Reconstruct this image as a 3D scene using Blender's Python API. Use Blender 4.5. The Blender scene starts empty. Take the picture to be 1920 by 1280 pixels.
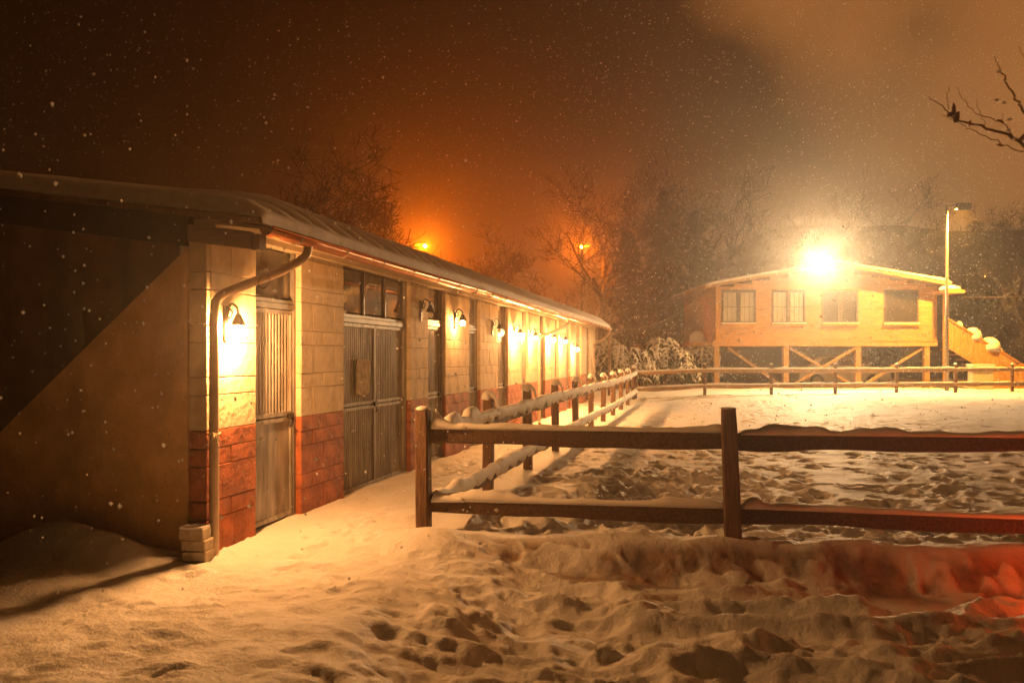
import bpy, bmesh, math, random
import numpy as np
from mathutils import Vector, Matrix

random.seed(7)
rng = np.random.default_rng(11)
R = math.radians
scene = bpy.context.scene

# ------------------------------------------------------------------ camera
EYE = 1.63
YAW = math.atan(360 / 1493)            # the stable runs along +Y; the camera is turned left of it
SA, CA = math.sin(YAW), math.cos(YAW)
cam_d = bpy.data.cameras.new("camera")
cam = bpy.data.objects.new("camera", cam_d)
scene.collection.objects.link(cam)
cam.location = (0, 0, EYE)
cam.rotation_euler = (R(90), 0, YAW)
cam_d.lens = 28.0
cam_d.sensor_width = 36.0
cam_d.shift_y = 0.0146
cam_d.clip_start = 0.05
cam_d.clip_end = 1000
cam_d.dof.use_dof = True
cam_d.dof.focus_distance = 11.0
cam_d.dof.aperture_fstop = 2.8
scene.camera = cam

# ------------------------------------------------------------------ night sky lit by the town
world = bpy.data.worlds.new("World")
scene.world = world
world.use_nodes = True
wn, wl = world.node_tree.nodes, world.node_tree.links
wn.clear()
def wnode(t, **k):
    n = wn.new(t)
    for a, b in k.items(): setattr(n, a, b)
    return n
w_tc = wnode('ShaderNodeTexCoord')
w_noise = wnode('ShaderNodeTexNoise')
w_noise.inputs['Scale'].default_value = 3.4
w_noise.inputs['Detail'].default_value = 5
w_noise.inputs['Roughness'].default_value = 0.48
w_dot = wnode('ShaderNodeVectorMath', operation='DOT_PRODUCT')
gd = Vector((0.62, 0.60, 0.50)).normalized()        # the side where the town lights the snow clouds
w_dot.inputs[1].default_value = gd
w_mul = wnode('ShaderNodeMath', operation='MULTIPLY_ADD')
w_mul.inputs[1].default_value = 0.30
w_add = wnode('ShaderNodeMath', operation='ADD')
w_ramp = wnode('ShaderNodeValToRGB')
cr = w_ramp.color_ramp
cr.elements[0].position = 0.45; cr.elements[0].color = (0.0030, 0.0007, 0.0001, 1)
cr.elements[1].position = 1.0; cr.elements[1].color = (0.42, 0.15, 0.032, 1)
for pos, c in ((0.66, (0.014, 0.0033, 0.0003)), (0.775, (0.022, 0.0062, 0.0009)), (0.845, (0.25, 0.086, 0.018))):
    e = cr.elements.new(pos); e.color = c + (1,)
w_bg = wnode('ShaderNodeBackground')
w_bg.inputs['Strength'].default_value = 1.0
w_out = wnode('ShaderNodeOutputWorld')
wl.new(w_tc.outputs['Generated'], w_noise.inputs['Vector'])
wl.new(w_tc.outputs['Generated'], w_dot.inputs[0])
wl.new(w_noise.outputs['Fac'], w_mul.inputs[0])
w_mul.inputs[2].default_value = -0.15
wl.new(w_dot.outputs['Value'], w_add.inputs[0])
wl.new(w_mul.outputs[0], w_add.inputs[1])
wl.new(w_add.outputs[0], w_ramp.inputs['Fac'])
wl.new(w_ramp.outputs['Color'], w_bg.inputs['Color'])
wl.new(w_bg.outputs[0], w_out.inputs['Surface'])

# ------------------------------------------------------------------ render settings
scene.render.engine = 'CYCLES'
cy = scene.cycles
cy.use_denoising = True
cy.max_bounces = 5
cy.diffuse_bounces = 3
cy.glossy_bounces = 3
cy.transmission_bounces = 3
cy.volume_bounces = 0
cy.transparent_max_bounces = 4
cy.sample_clamp_indirect = 4.0
cy.use_light_tree = True
cy.caustics_reflective = False
cy.caustics_refractive = False
vs = scene.view_settings
vs.view_transform = 'Standard'
vs.look = 'None'
vs.exposure = 0.3
vs.gamma = 1.0
vs.use_curve_mapping = False

# lamp strengths, all in one place
WALL_LAMP = 4300
FLOOD = 10500
SODIUM = 25000
YARD_LAMP = 22000
HAZE_DENSITY = 0.0034

# ------------------------------------------------------------------ helpers
COL = scene.collection

class MB:
    """collects shapes for one mesh object"""
    def __init__(s):
        s.v = []; s.f = []
    def add(s, vs, fs):
        b = len(s.v)
        s.v += [tuple(p) for p in vs]
        s.f += [tuple(i + b for i in f) for f in fs]
        return s
    def box(s, c, d, M=None):
        x, y, z = d[0] / 2, d[1] / 2, d[2] / 2
        P = [Vector(p) for p in ((-x,-y,-z),(x,-y,-z),(x,y,-z),(-x,y,-z),(-x,-y,z),(x,-y,z),(x,y,z),(-x,y,z))]
        if M is not None: P = [M @ p for p in P]
        c = Vector(c)
        return s.add([p + c for p in P], ((3,2,1,0),(4,5,6,7),(0,1,5,4),(1,2,6,5),(2,3,7,6),(3,0,4,7)))
    def hexa(s, P):
        return s.add(P, ((3,2,1,0),(4,5,6,7),(0,1,5,4),(1,2,6,5),(2,3,7,6),(3,0,4,7)))
    def bar(s, a, b, w, h, up=(0, 0, 1)):
        a, b = Vector(a), Vector(b)
        d = (b - a).normalized()
        up = Vector(up)
        sd = d.cross(up).normalized()
        u = sd.cross(d).normalized()
        P = []
        for p in (a, b):
            P += [p - sd*w/2 - u*h/2, p + sd*w/2 - u*h/2, p + sd*w/2 + u*h/2, p - sd*w/2 + u*h/2]
        return s.add(P, ((0,1,2,3),(7,6,5,4),(1,0,4,5),(2,1,5,6),(3,2,6,7),(0,3,7,4)))
    def tube(s, pts, rad, n=8, cap=True):
        pts = [Vector(p) for p in pts]
        if not hasattr(rad, '__len__'): rad = [rad] * len(pts)
        d0 = (pts[1] - pts[0]).normalized()
        ref = Vector((0, 0, 1)) if abs(d0.z) < 0.9 else Vector((1, 0, 0))
        u = d0.cross(ref).normalized()
        vs, fs = [], []
        for i, p in enumerate(pts):
            d = (pts[min(i + 1, len(pts) - 1)] - pts[max(i - 1, 0)])
            if d.length < 1e-9: d = d0
            d.normalize()
            u = (u - d * u.dot(d))
            if u.length < 1e-6: u = d.orthogonal()
            u.normalize()
            w = d.cross(u)
            for k in range(n):
                t = 2 * math.pi * k / n
                vs.append(p + (u * math.cos(t) + w * math.sin(t)) * rad[i])
        for i in range(len(pts) - 1):
            for k in range(n):
                k2 = (k + 1) % n
                fs.append((i*n + k, i*n + k2, (i+1)*n + k2, (i+1)*n + k))
        if cap:
            fs.append(tuple(range(n - 1, -1, -1)))
            fs.append(tuple((len(pts) - 1) * n + k for k in range(n)))
        return s.add(vs, fs)
    def loft(s, rings, close=True, cap=True):
        n = len(rings[0]); vs = []; fs = []
        for r in rings: vs += r
        m = n if close else n - 1
        for i in range(len(rings) - 1):
            for k in range(m):
                k2 = (k + 1) % n
                fs.append((i*n + k, i*n + k2, (i+1)*n + k2, (i+1)*n + k))
        if cap and close:
            fs.append(tuple(range(n - 1, -1, -1)))
            fs.append(tuple((len(rings) - 1) * n + k for k in range(n)))
        return s.add(vs, fs)
    def ball(s, c, r, n=10, m=6, sq=(1, 1, 1), z0=-1.0):
        """part of a sphere from height z0 (-1 whole, 0 upper half) to the pole"""
        c = Vector(c); vs = []; fs = []
        p0 = math.asin(max(-1, min(1, z0)))
        for i in range(m):
            ph = p0 + (math.pi/2 - p0) * i / m
            for k in range(n):
                t = 2 * math.pi * k / n
                vs.append(c + Vector((math.cos(ph)*math.cos(t)*r*sq[0], math.cos(ph)*math.sin(t)*r*sq[1], math.sin(ph)*r*sq[2])))
        vs.append(c + Vector((0, 0, r * sq[2])))
        for i in range(m - 1):
            for k in range(n):
                k2 = (k + 1) % n
                fs.append((i*n + k, i*n + k2, (i+1)*n + k2, (i+1)*n + k))
        for k in range(n): fs.append(((m-1)*n + k, (m-1)*n + (k+1) % n, m*n))
        fs.append(tuple(range(n - 1, -1, -1)))
        return s.add(vs, fs)
    def mesh(s, name, smooth=False):
        me = bpy.data.meshes.new(name)
        me.from_pydata([tuple(p) for p in s.v], [], s.f)
        if smooth: me.polygons.foreach_set('use_smooth', [True] * len(me.polygons))
        me.update()
        return me
    def build(s, name, mat, parent=None, smooth=False, fix=True):
        me = s.mesh(name, smooth)
        me.materials.append(mat)
        if fix:
            bm = bmesh.new(); bm.from_mesh(me)
            bmesh.ops.recalc_face_normals(bm, faces=bm.faces)
            bm.to_mesh(me); bm.free()
        return link(name, me, parent)

def link(name, me, parent=None):
    o = bpy.data.objects.new(name, me)
    COL.objects.link(o)
    if parent is not None:
        o.parent = parent
        if parent.type == 'EMPTY' and not parent.get('local'):
            o.matrix_parent_inverse = Matrix.Translation(-parent.location)
    return o

def tag(o, label=None, cat=None, group=None, kind=None):
    if label: o['label'] = label
    if cat: o['category'] = cat
    if group: o['group'] = group
    if kind: o['kind'] = kind
    return o

def empty(name, loc, label, cat, group=None):
    o = bpy.data.objects.new(name, None)
    COL.objects.link(o)
    o.location = loc
    o.empty_display_size = 0.2
    return tag(o, label, cat, group)

def local_empty(name, loc, label, cat, group=None, rz=0, sc=1):
    o = empty(name, loc, label, cat, group)
    o['local'] = 1
    o.rotation_euler = (0, 0, rz)
    o.scale = (sc, sc, sc) if not hasattr(sc, '__len__') else sc
    return o

def at(px, py, Z):
    """a point of the place, Z metres along the lens axis"""
    X = (px - 960) / 1493 * Z
    return Vector((X * CA - Z * SA, X * SA + Z * CA, EYE + (668 - py) / 1493 * Z))

# ------------------------------------------------------------------ materials
def mat_new(name):
    m = bpy.data.materials.new(name)
    m.use_nodes = True
    nt = m.node_tree
    return m, nt, nt.nodes['Principled BSDF']

def N(nt, t, **k):
    n = nt.nodes.new(t)
    for a, b in k.items():
        if a in n.inputs.keys() if hasattr(n.inputs, 'keys') else False:
            n.inputs[a].default_value = b
        else: setattr(n, a, b)
    return n

def principled(name, col, rough=0.7, metal=0.0, var=0.25, scale=6.0, bump=0.0, bscale=40.0, stretch=None, spec=0.5, bdist=0.01, detail=6):
    m, nt, b = mat_new(name)
    L = nt.links
    tc = N(nt, 'ShaderNodeTexCoord')
    src = tc.outputs['Object']
    if stretch:
        mp = N(nt, 'ShaderNodeMapping')
        mp.inputs['Scale'].default_value = stretch
        L.new(src, mp.inputs['Vector']); src = mp.outputs['Vector']
    n1 = N(nt, 'ShaderNodeTexNoise'); n1.inputs['Scale'].default_value = scale; n1.inputs['Detail'].default_value = detail
    L.new(src, n1.inputs['Vector'])
    rp = N(nt, 'ShaderNodeValToRGB')
    rp.color_ramp.elements[0].position = 0.3
    rp.color_ramp.elements[1].position = 0.72
    rp.color_ramp.elements[0].color = tuple(c * (1 - var) for c in col) + (1,)
    rp.color_ramp.elements[1].color = tuple(min(1, c * (1 + var)) for c in col) + (1,)
    L.new(n1.outputs['Fac'], rp.inputs['Fac'])
    L.new(rp.outputs['Color'], b.inputs['Base Color'])
    b.inputs['Roughness'].default_value = rough
    b.inputs['Metallic'].default_value = metal
    b.inputs['Specular IOR Level'].default_value = spec
    if bump:
        n2 = N(nt, 'ShaderNodeTexNoise'); n2.inputs['Scale'].default_value = bscale; n2.inputs['Detail'].default_value = 5
        L.new(src, n2.inputs['Vector'])
        bp = N(nt, 'ShaderNodeBump'); bp.inputs['Strength'].default_value = bump; bp.inputs['Distance'].default_value = bdist
        L.new(n2.outputs['Fac'], bp.inputs['Height'])
        L.new(bp.outputs['Normal'], b.inputs['Normal'])
    return m

def emission(name, col, strength):
    m = bpy.data.materials.new(name); m.use_nodes = True
    nt = m.node_tree; nt.nodes.clear()
    e = nt.nodes.new('ShaderNodeEmission'); e.inputs['Color'].default_value = col + (1,); e.inputs['Strength'].default_value = strength
    o = nt.nodes.new('ShaderNodeOutputMaterial'); nt.links.new(e.outputs[0], o.inputs['Surface'])
    return m

WARM = (1.0, 0.42, 0.12)
M = {}
M['snow'] = principled('snow', (0.84, 0.83, 0.82), 0.65, var=0.04, scale=9, bump=0.5, bscale=160, spec=0.25, bdist=0.006)
M['snow_roof'] = principled('roof_snow', (0.86, 0.84, 0.82), 0.7, var=0.08, scale=14, bump=0.6, bscale=90, spec=0.2, bdist=0.01)
M['wood_dark'] = principled('weathered_wood', (0.105, 0.055, 0.028), 0.75, var=0.5, scale=5, bump=0.6, bscale=9, stretch=(9, 1.0, 9), bdist=0.012)
M['wood_post'] = principled('weathered_post', (0.12, 0.062, 0.032), 0.75, var=0.5, scale=5, bump=0.7, bscale=9, stretch=(9, 9, 0.8), bdist=0.012)
M['cream'] = principled('cream_paint', (0.66, 0.54, 0.37), 0.75, var=0.14, scale=7, bump=0.7, bscale=16, bdist=0.018, detail=10)
M['red'] = principled('red_paint', (0.35, 0.10, 0.034), 0.7, var=0.4, scale=9, bump=1.0, bscale=16, bdist=0.018, detail=10)
M['mortar'] = principled('mortar_joint', (0.46, 0.38, 0.27), 0.9, var=0.2, scale=20)
M['mortar_red'] = principled('painted_joint', (0.27, 0.075, 0.026), 0.9, var=0.2, scale=20)
M['plaster_dark'] = principled('brown_plaster', (0.24, 0.10, 0.035), 0.85, var=0.25, scale=3.0, bump=0.3, bscale=25)  # gable darkened: shade behind the wing wall is put into the colour
M['plaster'] = principled('plaster', (0.84, 0.52, 0.22), 0.85, var=0.25, scale=3.0, bump=0.3, bscale=25, detail=9)  # wing wall lightened: the light it lacks is put into the colour
M['metal'] = principled('galvanised_sheet', (0.32, 0.285, 0.245), 0.5, metal=0.3, var=0.45, scale=3.5, bump=0.12, bscale=30, stretch=(4, 4, 0.6))
M['metal_frame'] = principled('grey_steel_frame', (0.25, 0.23, 0.21), 0.5, metal=0.6, var=0.2, scale=8)
M['copper'] = principled('copper_gutter', (0.52, 0.21, 0.10), 0.28, metal=0.9, var=0.25, scale=5)
M['pipe'] = principled('zinc_downpipe', (0.46, 0.36, 0.26), 0.42, metal=0.35, var=0.15, scale=6)
M['iron'] = principled('black_iron', (0.025, 0.022, 0.02), 0.45, metal=0.4, var=0.3, scale=20)
M['glass'] = principled('dark_pane', (0.075, 0.062, 0.05), 0.06, var=0.3, scale=2.5, spec=0.8)
M['barge'] = principled('dark_barge_board', (0.022, 0.013, 0.008), 0.7, var=0.4, scale=6)  # near-black: shade under the roof edge is put into the board's colour
M['beam'] = principled('brown_beam', (0.16, 0.095, 0.05), 0.7, var=0.3, scale=6, stretch=(1, 8, 8))
M['soffit'] = principled('pale_soffit', (0.55, 0.46, 0.33), 0.8, var=0.1, scale=4)
M['roof'] = principled('brown_roof_sheet', (0.16, 0.08, 0.04), 0.6, var=0.3, scale=6)
M['siding'] = principled('pine_siding', (0.50, 0.27, 0.09), 0.6, var=0.35, scale=2.2, bump=0.3, bscale=8, stretch=(1, 1, 7))
M['boards'] = principled('orange_boards', (0.52, 0.27, 0.07), 0.6, var=0.35, scale=4, bump=0.3, bscale=8, stretch=(5, 5, 0.6))
M['stilt'] = principled('pale_timber', (0.34, 0.21, 0.10), 0.7, var=0.25, scale=4)
M['curtain'] = principled('net_curtain', (0.55, 0.52, 0.44), 0.9, var=0.15, scale=6, stretch=(6, 6, 0.4))
M['window_dark'] = principled('window_pane', (0.035, 0.032, 0.03), 0.08, var=0.3, scale=3, spec=0.6)
M['frame_dark'] = principled('dark_window_frame', (0.06, 0.045, 0.03), 0.6, var=0.2)
M['bark'] = principled('bark', (0.018, 0.011, 0.007), 0.9, var=0.4, scale=8)
M['evergreen'] = principled('evergreen', (0.035, 0.04, 0.018), 0.8, var=0.5, scale=5)
M['twig'] = principled('brown_twig', (0.24, 0.12, 0.055), 0.8, var=0.3, scale=9)
M['lamp_dark'] = principled('dark_lamp_head', (0.05, 0.045, 0.04), 0.6, var=0.2)
M['leaf'] = principled('withered_leaf', (0.30, 0.11, 0.03), 0.7, var=0.3, scale=9)
M['concrete'] = principled('concrete', (0.40, 0.34, 0.25), 0.9, var=0.25, scale=12, bump=0.6, bscale=60)
M['white_wall'] = principled('white_render', (0.62, 0.55, 0.42), 0.85, var=0.12, scale=4)
M['galv'] = principled('galvanised_pole', (0.20, 0.18, 0.15), 0.45, metal=0.5, var=0.15, scale=4)
M['carpaint'] = principled('silver_car_paint', (0.50, 0.48, 0.45), 0.3, metal=0.2, var=0.05)
M['tyre'] = principled('tyre_rubber', (0.02, 0.02, 0.02), 0.85, var=0.2)
M['cable'] = principled('cable', (0.12, 0.10, 0.08), 0.6, var=0.1)
M['hose'] = principled('orange_hose', (0.50, 0.16, 0.05), 0.5, var=0.1)
M['paper'] = principled('torn_paper', (0.46, 0.36, 0.24), 0.9, var=0.3, scale=14, bump=0.4, bscale=30)
M['twine'] = principled('twine', (0.55, 0.45, 0.3), 0.9, var=0.1)
M['bulb'] = emission('lit_bulb', WARM, WALL_LAMP)
M['bulb_low'] = emission('dim_bulb', WARM, WALL_LAMP * 0.16)
M['bulb_off'] = principled('unlit_bulb', (0.7, 0.66, 0.58), 0.15, var=0.05)
M['flood'] = emission('flood_lens', (1.0, 0.63, 0.30), FLOOD)
M['sodium'] = emission('sodium_lens', (1.0, 0.16, 0.003), SODIUM)
M['yard'] = emission('yard_lens', (1.0, 0.40, 0.045), YARD_LAMP)

def wear(m, col, scale, lo, hi, stretch=(1, 1, 1), amt=0.8):
    """scatter spots of dirt or scuffed paint over a material"""
    nt = m.node_tree; L = nt.links; b = nt.nodes['Principled BSDF']
    src = b.inputs['Base Color'].links[0].from_socket
    tc = N(nt, 'ShaderNodeTexCoord'); mp = N(nt, 'ShaderNodeMapping'); mp.inputs['Scale'].default_value = stretch
    g = N(nt, 'ShaderNodeNewGeometry')
    L.new(g.outputs['Position'], mp.inputs['Vector'])
    n = N(nt, 'ShaderNodeTexNoise'); n.inputs['Scale'].default_value = scale; n.inputs['Detail'].default_value = 6; n.inputs['Roughness'].default_value = 0.6
    L.new(mp.outputs['Vector'], n.inputs['Vector'])
    mr = N(nt, 'ShaderNodeMapRange'); mr.inputs['From Min'].default_value = lo; mr.inputs['From Max'].default_value = hi; mr.inputs['To Max'].default_value = amt
    L.new(n.outputs['Fac'], mr.inputs['Value'])
    mx = N(nt, 'ShaderNodeMix', data_type='RGBA'); mx.inputs[7].default_value = col + (1,)
    L.new(mr.outputs['Result'], mx.inputs[0]); L.new(src, mx.inputs[6]); L.new(mx.outputs[2], b.inputs['Base Color'])
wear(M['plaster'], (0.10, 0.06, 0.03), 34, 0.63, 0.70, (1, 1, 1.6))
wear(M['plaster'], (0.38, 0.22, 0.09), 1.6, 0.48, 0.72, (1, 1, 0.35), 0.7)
wear(M['plaster_dark'], (0.07, 0.03, 0.012), 2.0, 0.45, 0.7, (1, 1, 0.3), 0.8)
wear(M['red'], (0.52, 0.30, 0.17), 22, 0.60, 0.70, (1, 1, 1), 0.6)
wear(M['red'], (0.14, 0.035, 0.014), 3.2, 0.50, 0.72, (1, 1, 0.6), 0.7)
wear(M['cream'], (0.33, 0.20, 0.09), 2.8, 0.52, 0.74, (1, 1, 0.4), 0.6)
wear(M['cream'], (0.16, 0.09, 0.04), 38, 0.66, 0.72, (1, 1, 0.7), 0.7)
wear(M['metal'], (0.10, 0.055, 0.025), 5, 0.54, 0.72, (1, 1, 0.25), 0.75)

# snow ground: snow with brown earth colour that also stands in for shade on the bank
def ground_material():
    m, nt, b = mat_new('snow_ground')
    L = nt.links
    at_ = N(nt, 'ShaderNodeAttribute'); at_.attribute_name = 'soil'
    tc = N(nt, 'ShaderNodeTexCoord')
    n1 = N(nt, 'ShaderNodeTexNoise'); n1.inputs['Scale'].default_value = 6; n1.inputs['Detail'].default_value = 12; n1.inputs['Roughness'].default_value = 0.62
    L.new(tc.outputs['Object'], n1.inputs['Vector'])
    soil_shade = N(nt, 'ShaderNodeValToRGB')
    soil_shade.color_ramp.elements[0].color = (0.07, 0.028, 0.010, 1); soil_shade.color_ramp.elements[0].position = 0.36
    soil_shade.color_ramp.elements[1].color = (0.42, 0.22, 0.10, 1); soil_shade.color_ramp.elements[1].position = 0.66
    L.new(n1.outputs['Fac'], soil_shade.inputs['Fac'])
    n3 = N(nt, 'ShaderNodeTexNoise'); n3.inputs['Scale'].default_value = 3; n3.inputs['Detail'].default_value = 4
    L.new(tc.outputs['Object'], n3.inputs['Vector'])
    sn = N(nt, 'ShaderNodeValToRGB')
    sn.color_ramp.elements[0].color = (0.80, 0.78, 0.76, 1); sn.color_ramp.elements[0].position = 0.3
    sn.color_ramp.elements[1].color = (0.88, 0.87, 0.86, 1); sn.color_ramp.elements[1].position = 0.7
    L.new(n3.outputs['Fac'], sn.inputs['Fac'])
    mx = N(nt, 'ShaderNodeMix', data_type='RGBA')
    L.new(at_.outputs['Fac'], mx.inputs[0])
    L.new(sn.outputs['Color'], mx.inputs[6]); L.new(soil_shade.outputs['Color'], mx.inputs[7])
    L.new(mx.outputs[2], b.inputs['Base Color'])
    b.inputs['Roughness'].default_value = 0.6
    b.inputs['Specular IOR Level'].default_value = 0.25
    n2 = N(nt, 'ShaderNodeTexNoise'); n2.inputs['Scale'].default_value = 28; n2.inputs['Detail'].default_value = 7; n2.inputs['Roughness'].default_value = 0.68
    L.new(tc.outputs['Object'], n2.inputs['Vector'])
    bp = N(nt, 'ShaderNodeBump'); bp.inputs['Strength'].default_value = 0.8; bp.inputs['Distance'].default_value = 0.03
    L.new(n2.outputs['Fac'], bp.inputs['Height']); L.new(bp.outputs['Normal'], b.inputs['Normal'])
    return m

# ------------------------------------------------------------------ ground
def sm(a, b, x):
    t = np.clip((x - a) / (b - a), 0, 1)
    return t * t * (3 - 2 * t)

_LAT = rng.random((256, 256))
def vn(x, y, s=0):
    """smooth value noise in 0..1"""
    x = np.asarray(x, float) + s * 17.31; y = np.asarray(y, float) + s * 9.77
    xi = np.floor(x).astype(int); yi = np.floor(y).astype(int)
    fx = x - xi; fy = y - yi
    fx = fx * fx * fx * (fx * (fx * 6 - 15) + 10); fy = fy * fy * fy * (fy * (fy * 6 - 15) + 10)
    g = lambda i, j: _LAT[(xi + i) & 255, (yi + j) & 255]
    return (g(0,0)*(1-fx) + g(1,0)*fx)*(1-fy) + (g(0,1)*(1-fx) + g(1,1)*fx)*fy
def fbm(x, y, s=0, o=4):
    r = 0; a = 0.5
    for k in range(o):
        r = r + a * (vn(x, y, s + k * 3) - 0.5); x = x * 2.03; y = y * 2.03; a *= 0.5
    return r

def fence_y(x): return 6.81 + 0.13 * (x + 2.46)

def grade(a, segs):
    """axis positions: list of (end, step) from a"""
    out = [a]
    for end, st in segs:
        n = max(1, int(round((end - out[-1]) / st)))
        out += list(np.linspace(out[-1], end, n + 1)[1:])
    return np.array(out)
def outward(a, b, st0, g=1.18):
    out = [a]; s = st0; sg = 1 if b > a else -1
    while abs(out[-1] - a) < abs(b - a):
        out.append(out[-1] + sg * s); s *= g
    return out[1:]

gx = np.concatenate([np.array(outward(-6.2, -190, 0.06))[::-1], grade(-6.2, [(-5.0, 0.05), (3.2, 0.02), (6, 0.04), (14, 0.09)]), outward(14, 190, 0.12)])
gy = np.concatenate([np.array(outward(2.2, -120, 0.06))[::-1], grade(2.2, [(7.6, 0.02), (11, 0.032), (18, 0.055), (32, 0.09)]), outward(32, 190, 0.12)])
GX, GY = np.meshgrid(gx, gy)
near = sm(-40, -10, GX) * sm(60, 40, GX) * sm(70, 45, GY)
H = 0.05 * fbm(GX * 0.6, GY * 0.6, 1, 3) * near
H += 0.20 * sm(26, 31, GY + 0.1 * GX)                                   # the paddock climbs gently to the far rail
H += (0.05 + 0.05 * fbm(GX * 4, GY * 3.5, 18, 4)) * sm(6.0, 8.0, GY) * sm(-2.4, -2.9, GX) * sm(-6, -4.5, GX)    # snow drifted along the stable
dF = fence_y(GX) - GY
wx = sm(-2.35, -1.0, GX)
edge = 0.10 * (vn(GX * 1.6, GY * 0.4, 4) - 0.5)
bank = sm(0.08, 0.42, dF + edge) * wx
H -= 0.23 * bank * (1 + 0.25 * (vn(GX * 2.4, GY * 5, 6) - 0.5))
H += bank * (1 - bank) * 4 * (0.09 * fbm(GX * 4.2, GY * 4.2, 29, 4) + 0.05 * fbm(GX * 11, GY * 11, 30, 2))
H += 0.06 * np.exp(-((dF - 0.02) / 0.16) ** 2) * wx * (0.4 + vn(GX * 2.2, GY * 2, 5))     # lip under the rail
H += 0.15 * np.exp(-(((GX + 2.25) / 0.55) ** 2 + ((GY - 6.50) / 0.32) ** 2))              # mound at the corner post
H += 0.30 * np.exp(-(((GX + 5.05) / 0.55) ** 2 + ((GY - 5.42) / 0.22) ** 2)) + 0.12 * np.exp(-(((GX + 4.45) / 0.28) ** 2 + ((GY - 5.42) / 0.2) ** 2))
# ruts and lumps on the track in front of the fence, running across the view
U = GX * CA + GY * SA; V = -GX * SA + GY * CA
wob = 0.35 * (vn(U * 0.7, V * 0.7, 7) - 0.5) + 0.10 * (vn(U * 2.1, V * 2.1, 8) - 0.5)
rid = 1 - np.abs(2 * vn(U * 0.75, (V + wob) * 2.9, 9) - 1)
rid2 = 1 - np.abs(2 * vn(U * 1.7 + 3, (V + wob * 0.7) * 4.6, 10) - 1)
track = sm(-2.6, -0.6, GX + 0.25 * (vn(GX * 1.3, GY * 1.3, 3) - 0.5)) * sm(0.45, 0.95, dF) * sm(-3, 1.5, GY)
H += track * (0.12 * (rid ** 1.5 - 0.4) + 0.07 * (rid2 ** 1.4 - 0.35) + 0.075 * fbm(GX * 3.2, GY * 3.6, 12, 4) + 0.03 * fbm(GX * 12, GY * 12, 13, 2))
left = (1 - track) * sm(0.3, 0.9, dF) * near
H += left * (0.11 * fbm(GX * 1.5, GY * 1.9, 14, 3) + 0.045 * fbm(GX * 5, GY * 5, 15, 4) + 0.012 * fbm(GX * 14, GY * 14, 16, 2))
inner = sm(0.15, -0.4, dF) * sm(-2.5, -1.9, GX) * near
rp_ = 1 - np.abs(2 * vn(U * 1.2, V * 2.2, 19) - 1)
H += inner * (0.06 * fbm(GX * 2.2, GY * 2.2, 17, 3) + 0.035 * (rp_ ** 2 - 0.3) * sm(20, 8, GY))

def stamp(x, y, rx, ry, ang, depth, rim):
    i0, i1 = np.searchsorted(gx, [x - 2.2 * rx - 0.05, x + 2.2 * rx + 0.05])
    j0, j1 = np.searchsorted(gy, [y - 2.2 * rx - 0.05, y + 2.2 * rx + 0.05])
    if i1 - i0 < 2 or j1 - j0 < 2: return
    X = GX[j0:j1, i0:i1] - x; Y = GY[j0:j1, i0:i1] - y
    a = (X * math.cos(ang) + Y * math.sin(ang)) / rx; b = (-X * math.sin(ang) + Y * math.cos(ang)) / ry
    r = np.sqrt(a * a + b * b) + 0.5 * (vn(GX[j0:j1, i0:i1] * 9, GY[j0:j1, i0:i1] * 9, 33) - 0.5)
    H[j0:j1, i0:i1] += -depth * (1 - sm(0.15, 1.15, r)) + rim * np.exp(-((r - 1.2) / 0.25) ** 2)
# hoof prints over the paddock
for _ in range(2600):
    y = 7.0 + 24 * random.random() ** 1.5
    x = -2.1 + random.random() * (4 + y * 0.75)
    if y < fence_y(x) + 0.15: continue
    r = random.uniform(0.07, 0.16)
    stamp(x, y, r * random.uniform(1, 1.5), r, random.uniform(0, 3.1), random.uniform(0.02, 0.06), random.uniform(0.0, 0.02))
# a churned trail beside the rails
for _ in range(160):
    y = random.uniform(7.4, 11.5); x = -1.4 + (y - 7) * 0.25 + random.gauss(0, 0.55)
    stamp(x, y, random.uniform(0.1, 0.2), random.uniform(0.08, 0.14), random.uniform(0, 3.1), random.uniform(0.025, 0.06), 0.02)
# footprints on the yard and along the doors
for _ in range(75):
    x = random.uniform(-4.2, -0.2); y = random.uniform(2.6, 6.2)
    stamp(x, y, random.uniform(0.12, 0.20), random.uniform(0.05, 0.08), YAW + random.gauss(0, 0.45), random.uniform(0.008, 0.026), 0.006)
for _ in range(150):
    y = random.uniform(6.0, 20); x = random.uniform(-3.6, -2.75)
    stamp(x, y, random.uniform(0.08, 0.14), random.uniform(0.05, 0.09), random.uniform(0.9, 2.2), random.uniform(0.012, 0.035), 0.004)
for _ in range(130):
    x = random.uniform(-1.7, 3); y = random.uniform(2.8, 6.0)
    stamp(x, y, random.uniform(0.09, 0.2), random.uniform(0.06, 0.11), YAW + random.gauss(0, 0.5), random.uniform(0.012, 0.032), 0.010)

for _ in range(330):
    x = random.uniform(-2.0, 3.2); y = random.uniform(2.5, 7.2)
    if y > fence_y(x) - 0.18: continue
    stamp(x, y, random.uniform(0.10, 0.42), random.uniform(0.05, 0.11), YAW + random.gauss(0, 0.25), -random.uniform(0.010, 0.038) * (0.4 + 0.6 * min(1, max(0, (x + 2.2) / 1.5))), 0)
for _ in range(420):                         # small crisp scuffs and crumbs
    x = random.uniform(-4.5, 3.2); y = random.uniform(2.5, 6.9)
    if y > fence_y(x) - 0.15: continue
    stamp(x, y, random.uniform(0.03, 0.06), random.uniform(0.025, 0.04), random.uniform(0, 3), random.choice((-1, 1)) * random.uniform(0.006, 0.018), 0)
soil_shade = sm(0.06, 0.20, dF + edge) * sm(0.75, 0.40, dF + edge + 0.3 * (vn(GX * 3, GY * 3, 25) - 0.5)) * sm(-2.05, -1.5, GX)  # earth colour along the bank, the dark band's shadow painted in with it
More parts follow.
